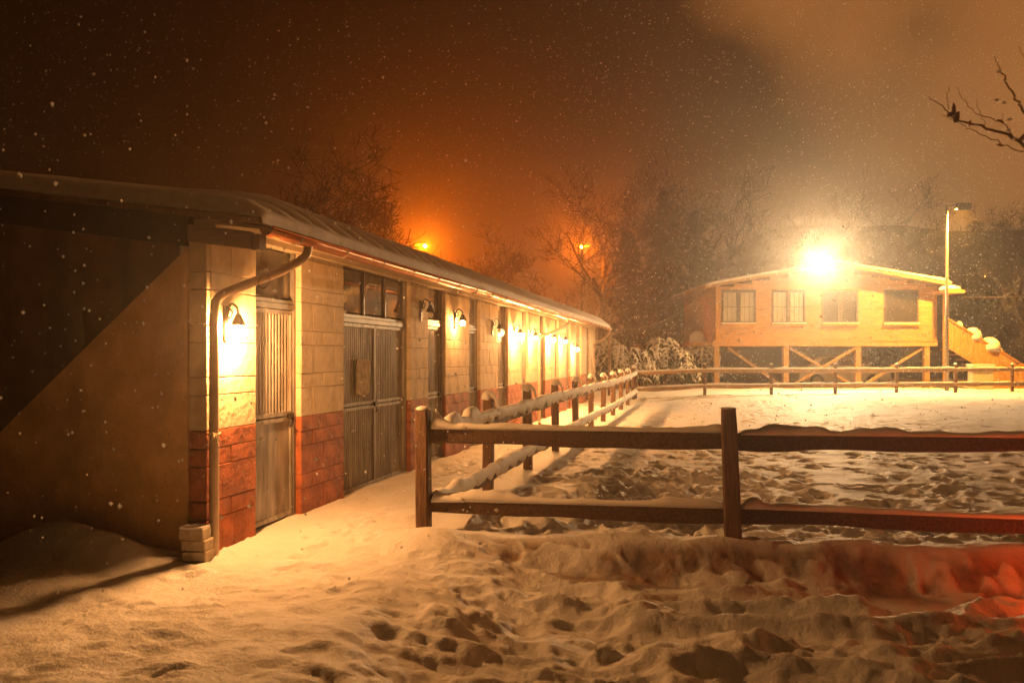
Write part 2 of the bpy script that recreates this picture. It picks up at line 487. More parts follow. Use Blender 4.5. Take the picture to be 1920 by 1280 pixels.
patch = 0.5 + 0.9 * fbm(GX * 3.6 + 0.8 * vn(GX * 6, GY * 6, 27), GY * 5.0 + 0.8 * vn(GX * 6, GY * 6, 28), 21, 5)
soil_shade = 0.82 * soil_shade * sm(0.40, 0.58, patch + 0.05 * sm(0, 2, GX))
H -= 0.03 * soil_shade
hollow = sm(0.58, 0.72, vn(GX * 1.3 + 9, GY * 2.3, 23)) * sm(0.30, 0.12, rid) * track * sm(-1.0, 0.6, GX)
soil_shade = np.clip(soil_shade + 0.35 * hollow * sm(0.45, 0.6, vn(GX * 6, GY * 6, 24)), 0, 1)
nxg, nyg = len(gx), len(gy)
me = bpy.data.meshes.new('ground')
co = np.stack([GX, GY, H], -1).reshape(-1, 3).astype(np.float32)
idx = np.arange(nxg * nyg).reshape(nyg, nxg)
q = np.stack([idx[:-1, :-1], idx[:-1, 1:], idx[1:, 1:], idx[1:, :-1]], -1).reshape(-1, 4)
me.vertices.add(len(co)); me.vertices.foreach_set('co', co.ravel())
me.loops.add(q.size); me.loops.foreach_set('vertex_index', q.ravel().astype(np.int32))
me.polygons.add(len(q)); me.polygons.foreach_set('loop_start', (np.arange(len(q)) * 4).astype(np.int32))
me.polygons.foreach_set('use_smooth', np.ones(len(q), bool))
me.update(calc_edges=True)
a_ = me.attributes.new('soil', 'FLOAT', 'POINT'); a_.data.foreach_set('value', soil_shade.ravel().astype(np.float32))
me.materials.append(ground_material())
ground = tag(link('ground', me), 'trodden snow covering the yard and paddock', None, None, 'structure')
def hz(x, y):
    i = min(max(int(np.searchsorted(gx, x)), 0), nxg - 1); j = min(max(int(np.searchsorted(gy, y)), 0), nyg - 1)
    return float(H[j, i])

# wooded hillside behind the house, climbing to the right
hm = MB()
hn = 40
for j in range(hn):
    for i in range(hn):
        u = -30 + 110 * i / (hn - 1); v = 50 + 60 * j / (hn - 1)
        x = u * CA - v * SA; y = u * SA + v * CA
        rise = max(0, min(1, (u - 4) / 36)); rise = rise * rise * (3 - 2 * rise)
        z = 3.0 * float(fbm(x * 0.06, y * 0.06, 35, 3)) * min(1, (v - 50) / 20) - 0.3 + (v - 50) * (0.03 + 0.30 * rise) + 0.5 * float(fbm(x * 0.15, y * 0.15, 31, 3)) * min(1, (v - 50) / 6)
        hm.v.append((x, y, z))
for j in range(hn - 1):
    for i in range(hn - 1):
        hm.f.append((j*hn + i, j*hn + i + 1, (j+1)*hn + i + 1, (j+1)*hn + i))
def hill_mat():
    m, nt, b = mat_new('rough_hillside')
    tc = N(nt, 'ShaderNodeTexCoord'); n1 = N(nt, 'ShaderNodeTexNoise'); n1.inputs['Scale'].default_value = 0.8; n1.inputs['Detail'].default_value = 9
    n1.inputs['Roughness'].default_value = 0.7
    nt.links.new(tc.outputs['Object'], n1.inputs['Vector'])
    r = N(nt, 'ShaderNodeValToRGB')
    r.color_ramp.elements[0].position = 0.42; r.color_ramp.elements[0].color = (0.05, 0.035, 0.015, 1)
    r.color_ramp.elements[1].position = 0.62; r.color_ramp.elements[1].color = (0.16, 0.11, 0.06, 1)
    nt.links.new(n1.outputs['Fac'], r.inputs['Fac']); nt.links.new(r.outputs['Color'], b.inputs['Base Color'])
    b.inputs['Roughness'].default_value = 0.95
    return m
tag(hm.build('hill', hill_mat(), None, True), 'dark rough hillside rising behind the timber house', None, None, 'structure')

# ------------------------------------------------------------------ stable
XW = -3.95                 # wall face
Y0, Y1 = 5.80, 29.5
stable = empty('stable_building', (XW, Y0, 0), 'long low stable with cream and red block piers and grey metal doors', 'stable')

_bc = {}
def block_mesh(d, mat):
    k = (round(d[0], 3), round(d[1], 3), round(d[2], 3), mat.name)
    if k in _bc: return _bc[k]
    bm = bmesh.new()
    bmesh.ops.create_cube(bm, size=1)
    bmesh.ops.scale(bm, vec=d, verts=bm.verts)
    bmesh.ops.bevel(bm, geom=list(bm.edges), offset=0.006, segments=1, affect='EDGES')
    me = bpy.data.meshes.new('block'); bm.to_mesh(me); bm.free()
    me.materials.append(mat); _bc[k] = me
    return me
COURSES = [0.29, 0.145, 0.29, 0.145, 0.15, 0.29, 0.145, 0.29, 0.145, 0.29, 0.145, 0.29]
def pier(ya, yb, near=True, xf=XW):
    pm = MB()
    pm.box((xf - 0.1535, (ya + yb) / 2, 0.51), (0.29, yb - ya - 0.012, 1.02))
    p = pm.build('pier', M['mortar_red'], stable)
    MB().box((xf - 0.1535, (ya + yb) / 2, 1.84), (0.29, yb - ya - 0.012, 1.638)).build('pier_core', M['mortar'], p)
    z = 0.0
    w = yb - ya
    for i, h in enumerate(COURSES):
        h2 = h
        n = max(1, round(w / 0.46)) if near else 1
        if not near and i % 2: pass
        cuts = [0] + [k / n for k in range(1, n)] + [1]
        if n > 1 and i % 2:
            cuts = [0] + [(k + 0.5) / n for k in range(n)] + [1]
        if n == 1 and near and i % 2: cuts = [0, 0.42, 1]
        for k in range(len(cuts) - 1):
            ly = (cuts[k+1] - cuts[k]) * w - 0.004
            me = block_mesh((0.30, ly, h2 - 0.004), M['red'] if z < 1.0 else M['cream'])
            b = link('block', me, p)
            b.location = (xf - 0.15 + random.uniform(-0.002, 0.003), ya + (cuts[k] + cuts[k+1]) / 2 * w, z + h / 2)
        z += h
PIERS = [(5.80, 6.48), (7.31, 8.29), (10.39, 11.12), (11.93, 13.23), (13.93, 15.20), (16.05, 17.30), (17.98, 19.31), (20.0, 21.35), (21.95, 23.25), (24.0, 25.0), (26.2, 27.4), (28.1, 29.5)]
for i, (a, b) in enumerate(PIERS): pier(a, b, i < 6)
DOORS = [(6.48, 7.31), (8.29, 10.39), (11.12, 11.93), (13.23, 13.93), (15.20, 16.05), (17.30, 17.98), (19.31, 20.0), (21.35, 21.95), (23.25, 24.0), (25.0, 26.2), (27.4, 28.1)]
def ribbed(mb, x, ya, yb, za, zb, pitch=0.06, dep=0.007):
    """sheet with trapezoid ribs, facing +x"""
    n = max(2, int(round((yb - ya) / pitch))); p = (yb - ya) / n
    prof = []
    for k in range(n):
        y = ya + k * p
        prof += [(y, 0), (y + p * 0.52, 0), (y + p * 0.60, dep), (y + p * 0.92, dep)]
    prof.append((yb, 0))
    vs = [(x + d, y, za) for y, d in prof] + [(x + d, y, zb) for y, d in prof]
    m = len(prof)
    mb.add(vs, [(i, i + 1, m + i + 1, m + i) for i in range(m - 1)])
    mb.box((x - 0.016, (ya + yb) / 2, (za + zb) / 2), (0.03, yb - ya - 0.004, zb - za - 0.004))
DX = XW - 0.10
for di, (a, b) in enumerate(DOORS):
    zt = 2.08 if di != 1 else 2.02
    top = 2.66
    fr = MB()
    fr.box((DX + 0.005, a + 0.02, top / 2), (0.07, 0.036, top)); fr.box((DX + 0.005, b - 0.02, top / 2), (0.07, 0.036, top))
    fr.box((DX + 0.008, (a + b) / 2, zt + 0.035), (0.075, b - a - 0.08, 0.05))
    fr.box((DX + 0.002, (a + b) / 2, zt + 0.085), (0.06, b - a - 0.08, 0.035))
    d = fr.build('door', M['metal_frame'], stable)
    leaves = [(a + 0.045, b - 0.045)] if di != 1 else [(a + 0.045, (a + b) / 2 - 0.006), ((a + b) / 2 + 0.006, b - 0.045)]
    for (la, lb) in leaves:
        for (za, zb) in ((0.05, 1.03), (1.045, zt)):
            lm = MB()
            if di == 0 and za < 0.1:
                lm.box((DX - 0.01, (la + lb) / 2, (za + zb) / 2), (0.03, lb - la, zb - za))
            else:
                ribbed(lm, DX, la + 0.02, lb - 0.02, za + 0.02, zb - 0.02, 0.058 if di < 6 else 0.12)
            lf = lm.build('door_leaf', M['metal'], d, fix=False)
            rm = MB()
            for zz in (za + 0.02, zb - 0.02): rm.box((DX + 0.012, (la + lb) / 2, zz), (0.03, lb - la - 0.05, 0.04))
            for yy in (la + 0.014, lb - 0.014): rm.box((DX + 0.011, yy, (za + zb) / 2), (0.028, 0.028, zb - za))
            rm.build('leaf_edge', M['metal'], lf)
    if di < 5:
        hm_ = MB(); yh = b - 0.10 if di != 1 else (a + b) / 2
        hm_.box((DX + 0.035, yh, 1.04), (0.03, 0.10, 0.05)); hm_.tube([(DX + 0.05, yh - 0.03, 1.0), (DX + 0.07, yh - 0.03, 0.97), (DX + 0.05, yh - 0.03, 0.93)], 0.008, 6)
        hm_.build('latch', M['iron'], d)
    npan = 3 if di == 1 else 1
    for k in range(npan):
        pa = a + 0.05 + (b - a - 0.10) * k / npan; pb = a + 0.05 + (b - a - 0.10) * (k + 1) / npan
        MB().box((DX - 0.006, (pa + pb) / 2, (zt + 0.12 + top) / 2), (0.012, pb - pa - 0.03, top - zt - 0.14)).build('transom_pane', M['glass'], d)
        if k: MB().box((DX + 0.004, pa, (zt + 0.10 + top) / 2), (0.05, 0.03, top - zt - 0.12)).build('mullion', M['metal_frame'], d)
# the rest of the shell: dark interior wall, gable end, wing wall
MB().box((XW - 0.45, (Y0 + Y1) / 2 + 0.1, 1.33), (0.1, Y1 - Y0 - 0.4, 2.66)).build('inner_wall', M['mortar'], stable)
RX, RS = -8.2, 0.14            # ridge position, slope
def roof_z(x): return 2.74 + RS * (-3.45 - max(x, 2 * RX - x))
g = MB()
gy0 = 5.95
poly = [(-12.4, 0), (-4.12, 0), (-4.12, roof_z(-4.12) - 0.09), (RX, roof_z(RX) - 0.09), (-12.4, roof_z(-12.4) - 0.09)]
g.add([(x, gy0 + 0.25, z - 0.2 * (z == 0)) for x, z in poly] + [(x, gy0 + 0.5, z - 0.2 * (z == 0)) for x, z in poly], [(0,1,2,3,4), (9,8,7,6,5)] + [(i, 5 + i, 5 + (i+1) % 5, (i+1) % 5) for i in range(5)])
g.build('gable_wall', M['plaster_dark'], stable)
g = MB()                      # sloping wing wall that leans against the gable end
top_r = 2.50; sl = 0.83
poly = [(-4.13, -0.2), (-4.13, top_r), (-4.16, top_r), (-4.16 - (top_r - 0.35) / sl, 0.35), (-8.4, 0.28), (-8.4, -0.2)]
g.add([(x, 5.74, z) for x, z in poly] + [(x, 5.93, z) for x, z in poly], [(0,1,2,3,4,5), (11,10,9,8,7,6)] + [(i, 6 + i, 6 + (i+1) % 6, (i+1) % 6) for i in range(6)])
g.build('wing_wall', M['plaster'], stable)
# pillar face at the corner, seen end on
pm = MB(); pm.box((XW - 0.10, 5.865, 1.30), (0.13, 0.12, 2.62)); cp = pm.build('corner_pillar', M['mortar'], stable)
z = 0
for i, h in enumerate(COURSES):
    bb = link('block', block_mesh((0.165, 0.06, h - 0.009), M['red'] if z < 1.0 else M['cream']), cp)
    bb.location = (XW - 0.088, 5.775, z + h / 2); z += h
# roof
r = MB()
xs = [-3.45, RX, 2 * RX + 3.45]
ya, yb = 5.70, Y1 + 0.35
r.add([(x, y, roof_z(x) + dz) for dz in (0, -0.05) for y in (ya, yb) for x in xs],
      [(0,1,4,3), (1,2,5,4), (6,9,10,7), (7,10,11,8), (0,3,9,6), (2,8,11,5), (0,6,7,1), (1,7,8,2), (3,4,10,9), (4,5,11,10)])
roof = r.build('roof', M['roof'], stable)
s_ = MB()
s_.hexa([(-4.0, ya + 0.1, roof_z(-4.0) - 0.085), (-3.50, ya + 0.1, roof_z(-3.5) - 0.085), (-3.50, yb - 0.05, roof_z(-3.5) - 0.085), (-4.0, yb - 0.05, roof_z(-4.0) - 0.085),
         (-4.0, ya + 0.1, roof_z(-4.0) - 0.06), (-3.50, ya + 0.1, roof_z(-3.5) - 0.06), (-3.50, yb - 0.05, roof_z(-3.5) - 0.06), (-4.0, yb - 0.05, roof_z(-4.0) - 0.06)])
s_.build('soffit', M['soffit'], roof)
# snow on the roof: drifts lying in the troughs of the sheet, curling over the eave
us = np.concatenate([[-0.02, -0.015, 0.0, 0.02, 0.05, 0.09, 0.14, 0.2, 0.28], np.linspace(0.38, 4.75, 22)])
ysn = np.concatenate([np.arange(ya - 0.03, 16, 0.035), np.arange(16, yb + 0.02, 0.08)])
UU, YY = np.meshgrid(us, ysn)
tk = 0.15 + 0.20 * sm(0.0, 0.8, UU) * sm(ya, ya + 1.5, YY) + 0.04 * fbm(UU * 1.2, YY * 0.9, 41, 3)
ph = (YY + 0.05 * UU + 0.10 * fbm(UU * 1.5, YY * 1.1, 43, 2)) / 0.42
wav = 0.5 + 0.5 * np.cos(2 * np.pi * ph)
amp = 0.15 * sm(0.03, 0.16, UU) * sm(1.6, 0.7, UU) * (0.55 + 0.9 * vn(YY * 1.4, UU * 0.8, 44))
tk = tk + amp * (wav ** 0.55 - 0.8)
tk = np.maximum(tk, 0.012)
prof = np.clip((UU + 0.02) / 0.30, 0, 1) ** 0.42
endp = np.sqrt(np.clip((YY - (ya - 0.03)) / 0.10, 0, 1)) * np.sqrt(np.clip((yb + 0.02 - YY) / 0.10, 0, 1))
RXs = -3.45 + 0.02 - UU + 0.03 * (vn(YY * 3, UU * 0 + 2, 45) - 0.3) * (UU < 0.06)
ZZ = 2.74 + RS * np.maximum(-3.45 - RXs, -0.04) + 0.002 + tk * prof * endp - 0.05 * (UU <= -0.019)
rs_ = bpy.data.meshes.new('roof_snow')
co = np.stack([RXs, YY, ZZ], -1).reshape(-1, 3)
ny_, nx_ = UU.shape
ii = np.arange(nx_ * ny_).reshape(ny_, nx_)
qq = np.stack([ii[:-1, :-1], ii[1:, :-1], ii[1:, 1:], ii[:-1, 1:]], -1).reshape(-1, 4)
rs_.from_pydata(co.tolist(), [], qq.tolist())
# between the drifts the ochre roof sheet shows through thin snow
thin = sm(0.55, 0.10, wav) * sm(0.04, 0.10, UU) * sm(0.9, 0.45, UU) * sm(0.38, 0.55, vn(YY * 2.1, UU * 1.2, 46)) * sm(ya + 0.1, ya + 0.6, YY)
rs_.attributes.new('thin', 'FLOAT', 'POINT').data.foreach_set('value', thin.ravel().astype(np.float32))
rm_ = M['snow_roof'].copy(); rm_.name = 'thin_roof_snow'
_n = rm_.node_tree; _b = _n.nodes['Principled BSDF']; _s = _b.inputs['Base Color'].links[0].from_socket
_a = _n.nodes.new('ShaderNodeAttribute'); _a.attribute_name = 'thin'
_x = _n.nodes.new('ShaderNodeMix'); _x.data_type = 'RGBA'; _x.inputs[7].default_value = (0.34, 0.17, 0.055, 1)
_n.links.new(_a.outputs['Fac'], _x.inputs[0]); _n.links.new(_s, _x.inputs[6]); _n.links.new(_x.outputs[2], _b.inputs['Base Color'])
rs_.polygons.foreach_set('use_smooth', [True] * len(qq)); rs_.materials.append(rm_); rs_.update()
link('roof_snow', rs_, roof)
f2 = MB()
f2.hexa([(RX, ya, roof_z(RX) + 0.003), (2*RX + 3.4, ya, roof_z(2*RX + 3.4) + 0.003), (2*RX + 3.4, yb, roof_z(2*RX + 3.4) + 0.003), (RX, yb, roof_z(RX) + 0.003),
         (RX, ya, roof_z(RX) + 0.1), (2*RX + 3.4, ya, roof_z(2*RX + 3.4) + 0.08), (2*RX + 3.4, yb, roof_z(2*RX + 3.4) + 0.08), (RX, yb, roof_z(RX) + 0.1)])
f2.build('roof_snow', M['snow_roof'], roof)
# barge board across the gable end, and the beam end under the eave
g = MB()
def slab(mb, xa, xb, y0, y1, ta, tb):
    mb.hexa([(xa, y0, roof_z(xa) - tb), (xb, y0, roof_z(xb) - tb), (xb, y1, roof_z(xb) - tb), (xa, y1, roof_z(xa) - tb),
             (xa, y0, roof_z(xa) - ta), (xb, y0, roof_z(xb) - ta), (xb, y1, roof_z(xb) - ta), (xa, y1, roof_z(xa) - ta)])
slab(g, RX, -4.12, 5.715, 5.745, 0.053, 0.30)
g.build('barge_board', M['barge'], stable)
g = MB(); slab(g, -4.115, -3.54, 5.72, 5.78, 0.12, 0.26)
g.build('beam_end', M['beam'], stable)
MB().box((-3.50, 5.79, 2.55), (0.06, 0.10, 0.13)).build('bracket_block', M['beam'], stable)
g = MB(); g.box((XW - 0.06, (Y0 + Y1) / 2, 2.715), (0.2, Y1 - Y0, 0.10)); g.build('wall_plate', M['soffit'], stable)
# gutter
gm = MB(); gr = 0.062
gyA, gyB = 5.72, Y1 + 0.25
ring = []
npf = 9
for y in np.linspace(gyA, gyB, 30):
    sag = 0.012 * math.sin(y * 0.55)
    outer = [(-3.395 + gr * math.cos(math.pi + math.pi * k / (npf - 1)), y, 2.655 + sag + gr * math.sin(math.pi + math.pi * k / (npf - 1))) for k in range(npf)]
    inner_ = [(-3.395 + (gr - 0.006) * math.cos(2 * math.pi - math.pi * k / (npf - 1)), y, 2.657 + sag + (gr - 0.006) * math.sin(2 * math.pi - math.pi * k / (npf - 1))) for k in range(npf)]
    ring.append(outer + inner_)
gm.loft(ring)
gm.tube([(-3.333, gyA, 2.66), (-3.333, gyB, 2.66)], 0.011, 8)
gut = gm.build('gutter', M['copper'], stable, True)
for y in np.arange(6.2, gyB, 0.9):
    b = MB(); b.tube([(-3.395 + 0.068 * math.cos(t), y, 2.655 + 0.068 * math.sin(t)) for t in np.linspace(math.pi * 0.95, 2.05 * math.pi, 8)], 0.008, 5)
    b.build('gutter_bracket', M['metal_frame'], gut)
def smooth_path(P, n=6):
    P = [Vector(p) for p in P]; out = []
    for i in range(len(P) - 1):
        p0, p1, p2, p3 = P[max(i-1,0)], P[i], P[i+1], P[min(i+2, len(P)-1)]
        for k in range(n):
            t = k / n
            out.append(0.5 * ((2*p1) + (p2-p0)*t + (2*p0-5*p1+4*p2-p3)*t*t + (3*p1-p0-3*p2+p3)*t**3))
    out.append(P[-1]); return out
def downpipe(path, name='downpipe', r=0.039):
    m = MB(); m.tube(smooth_path(path), r, 12)
    return m.build(name, M['pipe'], stable, True)
dp = downpipe([(-3.40, 6.42, 2.61), (-3.42, 6.38, 2.50), (-3.55, 6.20, 2.36), (-3.75, 5.95, 2.22), (-3.87, 5.80, 2.12), (-3.895, 5.765, 1.98), (-3.895, 5.76, 1.7), (-3.895, 5.76, 1.0), (-3.895, 5.76, 0.02)])
t_ = MB(); t_.tube([(-3.895 + 0.05*math.cos(t), 5.76 + 0.05*math.sin(t), 1.0 + 0.008*math.sin(3*t)) for t in np.linspace(0, 6.28, 14)], 0.006, 5)
for k in range(7):
    t_.tube([(-3.86, 5.72, 1.0), (-3.85 + random.uniform(-0.06, 0.06), 5.69, 1.0 + random.uniform(-0.08, 0.05)), (-3.86 + random.uniform(-0.09, 0.06), 5.68, 0.97 + random.uniform(-0.12, 0.06))], 0.004, 4)
t_.build('twine', M['twine'], dp)
downpipe([(-3.40, 20.4, 2.61), (-3.42, 20.3, 2.46), (-3.6, 19.6, 2.27), (-3.84, 18.95, 2.12), (-3.87, 18.85, 2.0), (-3.87, 18.84, 1.0), (-3.87, 18.84, 0.02)])
downpipe([(-3.40, 29.4, 2.61), (-3.42, 29.3, 2.45), (-3.6, 29.0, 2.25), (-3.84, 28.75, 2.1), (-3.87, 28.7, 1.95), (-3.87, 28.7, 1.0), (-3.87, 28.7, 0.02)])
eavepost = MB(); eavepost.bar((-3.42, 29.55, 0), (-3.42, 29.55, 2.66), 0.09, 0.09, up=(1, 0, 0)); eavepost.build('eave_post', M['wood_post'], stable)

# torn paper on the double door
pp = MB()
pts = [(9.02, 1.20), (9.24, 1.14), (9.40, 1.19), (9.43, 1.52), (9.41, 1.60), (9.05, 1.60)]
yc = DX + 0.03
n = len(pts)
pp.add([(yc, y - 0.28, z) for y, z in pts] + [(yc + 0.014, y - 0.28, z) for y, z in pts], [tuple(range(n)), tuple(range(2*n - 1, n - 1, -1))] + [(i, (i+1) % n, n + (i+1) % n, n + i) for i in range(n)])
tag(pp.build('notice', M['paper']), 'torn snow-stained paper notice on the double stable door', 'notice')

# thin wire with a loop hanging from the eave corner
w = MB()
w.tube([(-3.48, 5.80, 2.50), (-3.485, 5.80, 2.38), (-3.47, 5.81, 2.30)], 0.003, 4)
w.tube([(-3.47 + 0.05*math.cos(t), 5.81 + 0.02*math.sin(t), 2.24 + 0.06*math.sin(t)) for t in np.linspace(1.57, 7.6, 18)], 0.0035, 4)
tag(w.build('wire_loop', M['cable']), 'thin wire with a loop hanging at the eave corner', 'wire')

# ------------------------------------------------------------------ wall lanterns
bulb_me = MB().ball((0, 0, 0), 0.042, 10, 8).mesh('bulb', True)
def bulb_mesh(mat):
    me = bulb_me.copy(); me.materials.append(mat); return me
BM = {k: bulb_mesh(M[k]) for k in ('bulb', 'bulb_low', 'bulb_off')}
def lantern(y, zb, kind, label, reach=0.15):
    t = empty('wall_lantern', (XW, y, zb), label, 'wall lamp', 'lanterns along the stable wall')
    b = MB(); b.box((XW + 0.012, y, zb + 0.06), (0.02, 0.055, 0.30)); b.box((XW + 0.018, y, zb + 0.12), (0.02, 0.035, 0.10))
    b.build('back_plate', M['iron'], t)
    a = MB(); xb = XW + reach
    a.tube(smooth_path([(XW + 0.02, y, zb + 0.05), (XW + 0.04, y, zb + 0.17), (XW + 0.5*reach, y, zb + 0.225), (xb - 0.01, y, zb + 0.19), (xb, y, zb + 0.12)]), 0.011, 6)
    a.tube(smooth_path([(XW + 0.02, y, zb + 0.16), (XW + 0.05, y, zb + 0.10), (XW + 0.075, y, zb + 0.15), (XW + 0.05, y, zb + 0.19)]), 0.007, 5)
    a.build('arm', M['iron'], t, True)
    s = MB(); n = 14
    rings = []
    for rr, dz in ((0.02, 0.14), (0.03, 0.115), (0.045, 0.085), (0.058, 0.055), (0.064, 0.045), (0.055, 0.052), (0.03, 0.08)):
        rings.append([(xb + rr*math.cos(2*math.pi*k/n), y + rr*math.sin(2*math.pi*k/n), zb + dz) for k in range(n)])
    s.loft(rings); s.build('shade', M['iron'], t, True)
    o = link('bulb', BM[kind], t); o.location = (xb, y, zb)
    return t
lantern(5.99, 1.85, 'bulb', 'glaring lit lantern beside the downpipe at the stable corner', 0.13)
lantern(10.78, 2.22, 'bulb_off', 'unlit iron lantern on the pier right after the double door')
lantern(12.35, 2.17, 'bulb_low', 'softly lit lantern on the second pier beyond the double door')
lantern(14.75, 2.12, 'bulb_off', 'unlit lantern on the third pier beyond the double door')
lantern(16.5, 2.08, 'bulb', 'glaring lantern, first lit one beyond the two unlit ones')
lantern(18.1, 2.06, 'bulb', 'glaring lantern just before the middle downpipe')
lantern(20.4, 2.06, 'bulb', 'glaring lantern just beyond the middle downpipe')
lantern(22.2, 2.05, 'bulb', 'second glaring lantern beyond the middle downpipe')
lantern(24.4, 1.84, 'bulb', 'farthest lit lantern along the stable wall, hung lower')

# ------------------------------------------------------------------ snow caps
def snow_ridge(a, b, w, hfun, side=0.0, drop=0.0, step=0.05, mb=None, seed=0):
    """a ridge of snow lying on a bar from a to b; side>0 plasters the right flank down by drop"""
    a, b = Vector(a), Vector(b)
    L = (b - a).length; n = max(3, int(L / step)); d = (b - a) / L
    s = d.cross(Vector((0, 0, 1))).normalized()
    mb = mb or MB(); rings = []
    for i in range(n + 1):
        t = i / n; p = a + d * (L * t)
        e = min(1, math.sqrt(max(0.0, min(t, 1 - t) * L / 0.04) + 0.01))
        h = hfun(t * L) * e
        j = 1 + 0.25 * (float(vn(t * L * 4.1, seed + 0.5, 51)) - 0.5)
        hw = w / 2 * j; h *= 0.8 + 0.45 * float(vn(t * L * 11, seed * 2.3, 54))
        ring = [p - s * hw * 1.0 + Vector((0, 0, -0.012)), p - s * hw * 1.08 + Vector((0, 0, h * 0.35)), p - s * hw * 0.75 + Vector((0, 0, h * 0.82)), p + Vector((0, 0, h)),
                p + s * hw * 0.75 + Vector((0, 0, h * 0.82)), p + s * hw * 1.08 + Vector((0, 0, h * 0.35))]
        if drop:
            dr = drop * (0.35 + 1.0 * float(vn(t * L * 6, seed * 1.9, 52)))
            bul = side * (0.15 + 1.1 * float(vn(t * L * 18, seed * 1.7, 53)) + 0.5 * float(vn(t * L * 5, seed * 2.1, 55)))
            ring += [p + s * (hw + bul) + Vector((0, 0, -dr * 0.4)), p + s * (hw + bul * 0.6) + Vector((0, 0, -dr)), p + s * (hw * 0.98) + Vector((0, 0, -dr - 0.005))]
        else:
            ring += [p + s * hw + Vector((0, 0, -0.012)), p + s * hw * 0.5 + Vector((0, 0, -0.012)), p - s * hw * 0.5 + Vector((0, 0, -0.012))]
        rings.append([tuple(v) for v in ring])
    mb.loft(rings)
    return mb

def rail(a, b, w, h, parent, name='rail', sag=0.0, seed=0, mat=None):
    """a rough sawn rail with uneven edges"""
    a, b = Vector(a), Vector(b); L = (b - a).length; n = max(2, int(L / 0.18)); d = (b - a) / L
    s = d.cross(Vector((0, 0, 1))).normalized(); rings = []
    for i in range(n + 1):
        t = i / n
        p = a + d * (L * t) + Vector((0, 0, -sag * 4 * t * (1 - t) + 0.034 * (float(vn(t * L * 1.3, seed * 1.7, 61)) - 0.5)))
        hh = h / 2 * (1 + 0.42 * (float(vn(t * L * 2.3, seed * 1.3 + 3, 62)) - 0.5)); ww = w / 2; c = 0.014
        rings.append([tuple(p + s * x + Vector((0, 0, z))) for x, z in ((-ww, -hh + c), (-ww + c, -hh), (ww - c, -hh), (ww, -hh + c), (ww, hh - c), (ww - c, hh), (-ww + c, hh), (-ww, hh - c))])
    m = MB(); m.loft(rings)
    return m.build(name, mat or M['wood_dark'], parent)

def post(x, y, z0, z1, w, parent, lean=(0, 0), cap=0.05, seed=0):
    m = MB(); rings = []
    n = 9
    for i in range(n):
        t = i / (n - 1); z = z0 + (z1 - z0) * t
        hw = w / 2 * (1 + 0.10 * (float(vn(z * 2.5, seed, 65)) - 0.5)) * (1 if i < n - 1 else 0.9)
        c = 0.018
        rings.append([(x + lean[0]*t + px_ * hw, y + lean[1]*t + py_ * hw, z) for px_, py_ in ((-1, -0.75), (-0.75, -1), (0.75, -1), (1, -0.75), (1, 0.75), (0.75, 1), (-0.75, 1), (-1, 0.75))])
    m.loft(rings)
    p = m.build('post', M['wood_post'], parent)
    if cap:
        MB().ball((x + lean[0], y + lean[1], z1 - 0.006), w * 0.56, 12, 5, (1, 1, cap / (w * 0.56)), 0.0).build('snow_cap', M['snow'], p, True)
    return p

# ------------------------------------------------------------------ front fence
ff = empty('paddock_fence', (-2.46, 6.81, 0), 'dark two-rail wooden fence across the foreground', 'fence', 'paddock fences')
post(-2.46, 6.81, -0.12, 1.155, 0.125, ff, (-0.01, 0), 0.035, 1)
post(0.25, 7.16, -0.12, 1.185, 0.14, ff, (-0.045, 0), 0.012, 2)
post(2.96, 7.51, -0.12, 1.17, 0.14, ff, (0.02, 0), 0.03, 3)
def fp(x, z, off=0.0): return (x, fence_y(x) + off, z)
def cap_h(seed, base=0.03, big=0.05, f=2.0, lumps=()):
    def h(s):
        v = base + big * max(0.0, float(fbm(s * f, seed, 71, 3)) + 0.12)
        for c, wd, hh in lumps: v = max(v, hh * (1 - ((s - c) / wd) ** 4) if abs(s - c) < wd else 0)
        return v
    return h
SEG = [((-2.42, 0.925, 0.275), (0.22, 0.915, 0.262)), ((0.28, 0.90, 0.262), (2.96, 0.90, 0.215))]
for i, (A, B) in enumerate(SEG):
    top = rail(fp(A[0], A[1], 0.05), fp(B[0], B[1], 0.05), 0.085, 0.148, ff, seed=i + 1, sag=0.012)
    low = rail(fp(A[0], A[2], 0.05), fp(B[0], B[2], 0.05), 0.085, 0.145, ff, seed=i + 5, sag=0.008)
    lt = ((2.52, 0.10, 0.06),) if i == 0 else ((0.45, 0.34, 0.075), (1.15, 0.3, 0.06))
    snow_ridge(fp(A[0] + 0.02, A[1] + 0.062, 0.05), fp(B[0], B[1] + 0.062, 0.05), 0.095, cap_h(i, 0.026, 0.05, 2.1, lt), seed=i).build('rail_snow', M['snow'], top, True)
    ll = ((0.45, 0.4, 0.085), (2.25, 0.38, 0.07)) if i == 0 else ((0.12, 0.1, 0.10),)
    snow_ridge(fp(A[0] + 0.02, A[2] + 0.062, 0.05), fp(B[0], B[2] + 0.058, 0.05), 0.095, cap_h(i + 4, 0.028, 0.045, 1.8, ll), seed=i + 7).build('rail_snow', M['snow'], low, True)
# drift heaped in the angle of the corner post
dr = snow_ridge((-2.40, 6.84, 0.99), (-2.08, 6.90, 0.985), 0.11, lambda s: 0.03 + 0.15 * (1 - min(1, s / 0.26)) ** 1.6, step=0.02)
dr.build('post_drift', M['snow'], ff, True)
snow_ridge((-2.40, 6.85, 0.33), (-2.1, 6.90, 0.335), 0.12, lambda s: 0.04 + 0.05 * (1 - min(1, s / 0.25)), step=0.02).build('post_drift', M['snow'], ff, True)

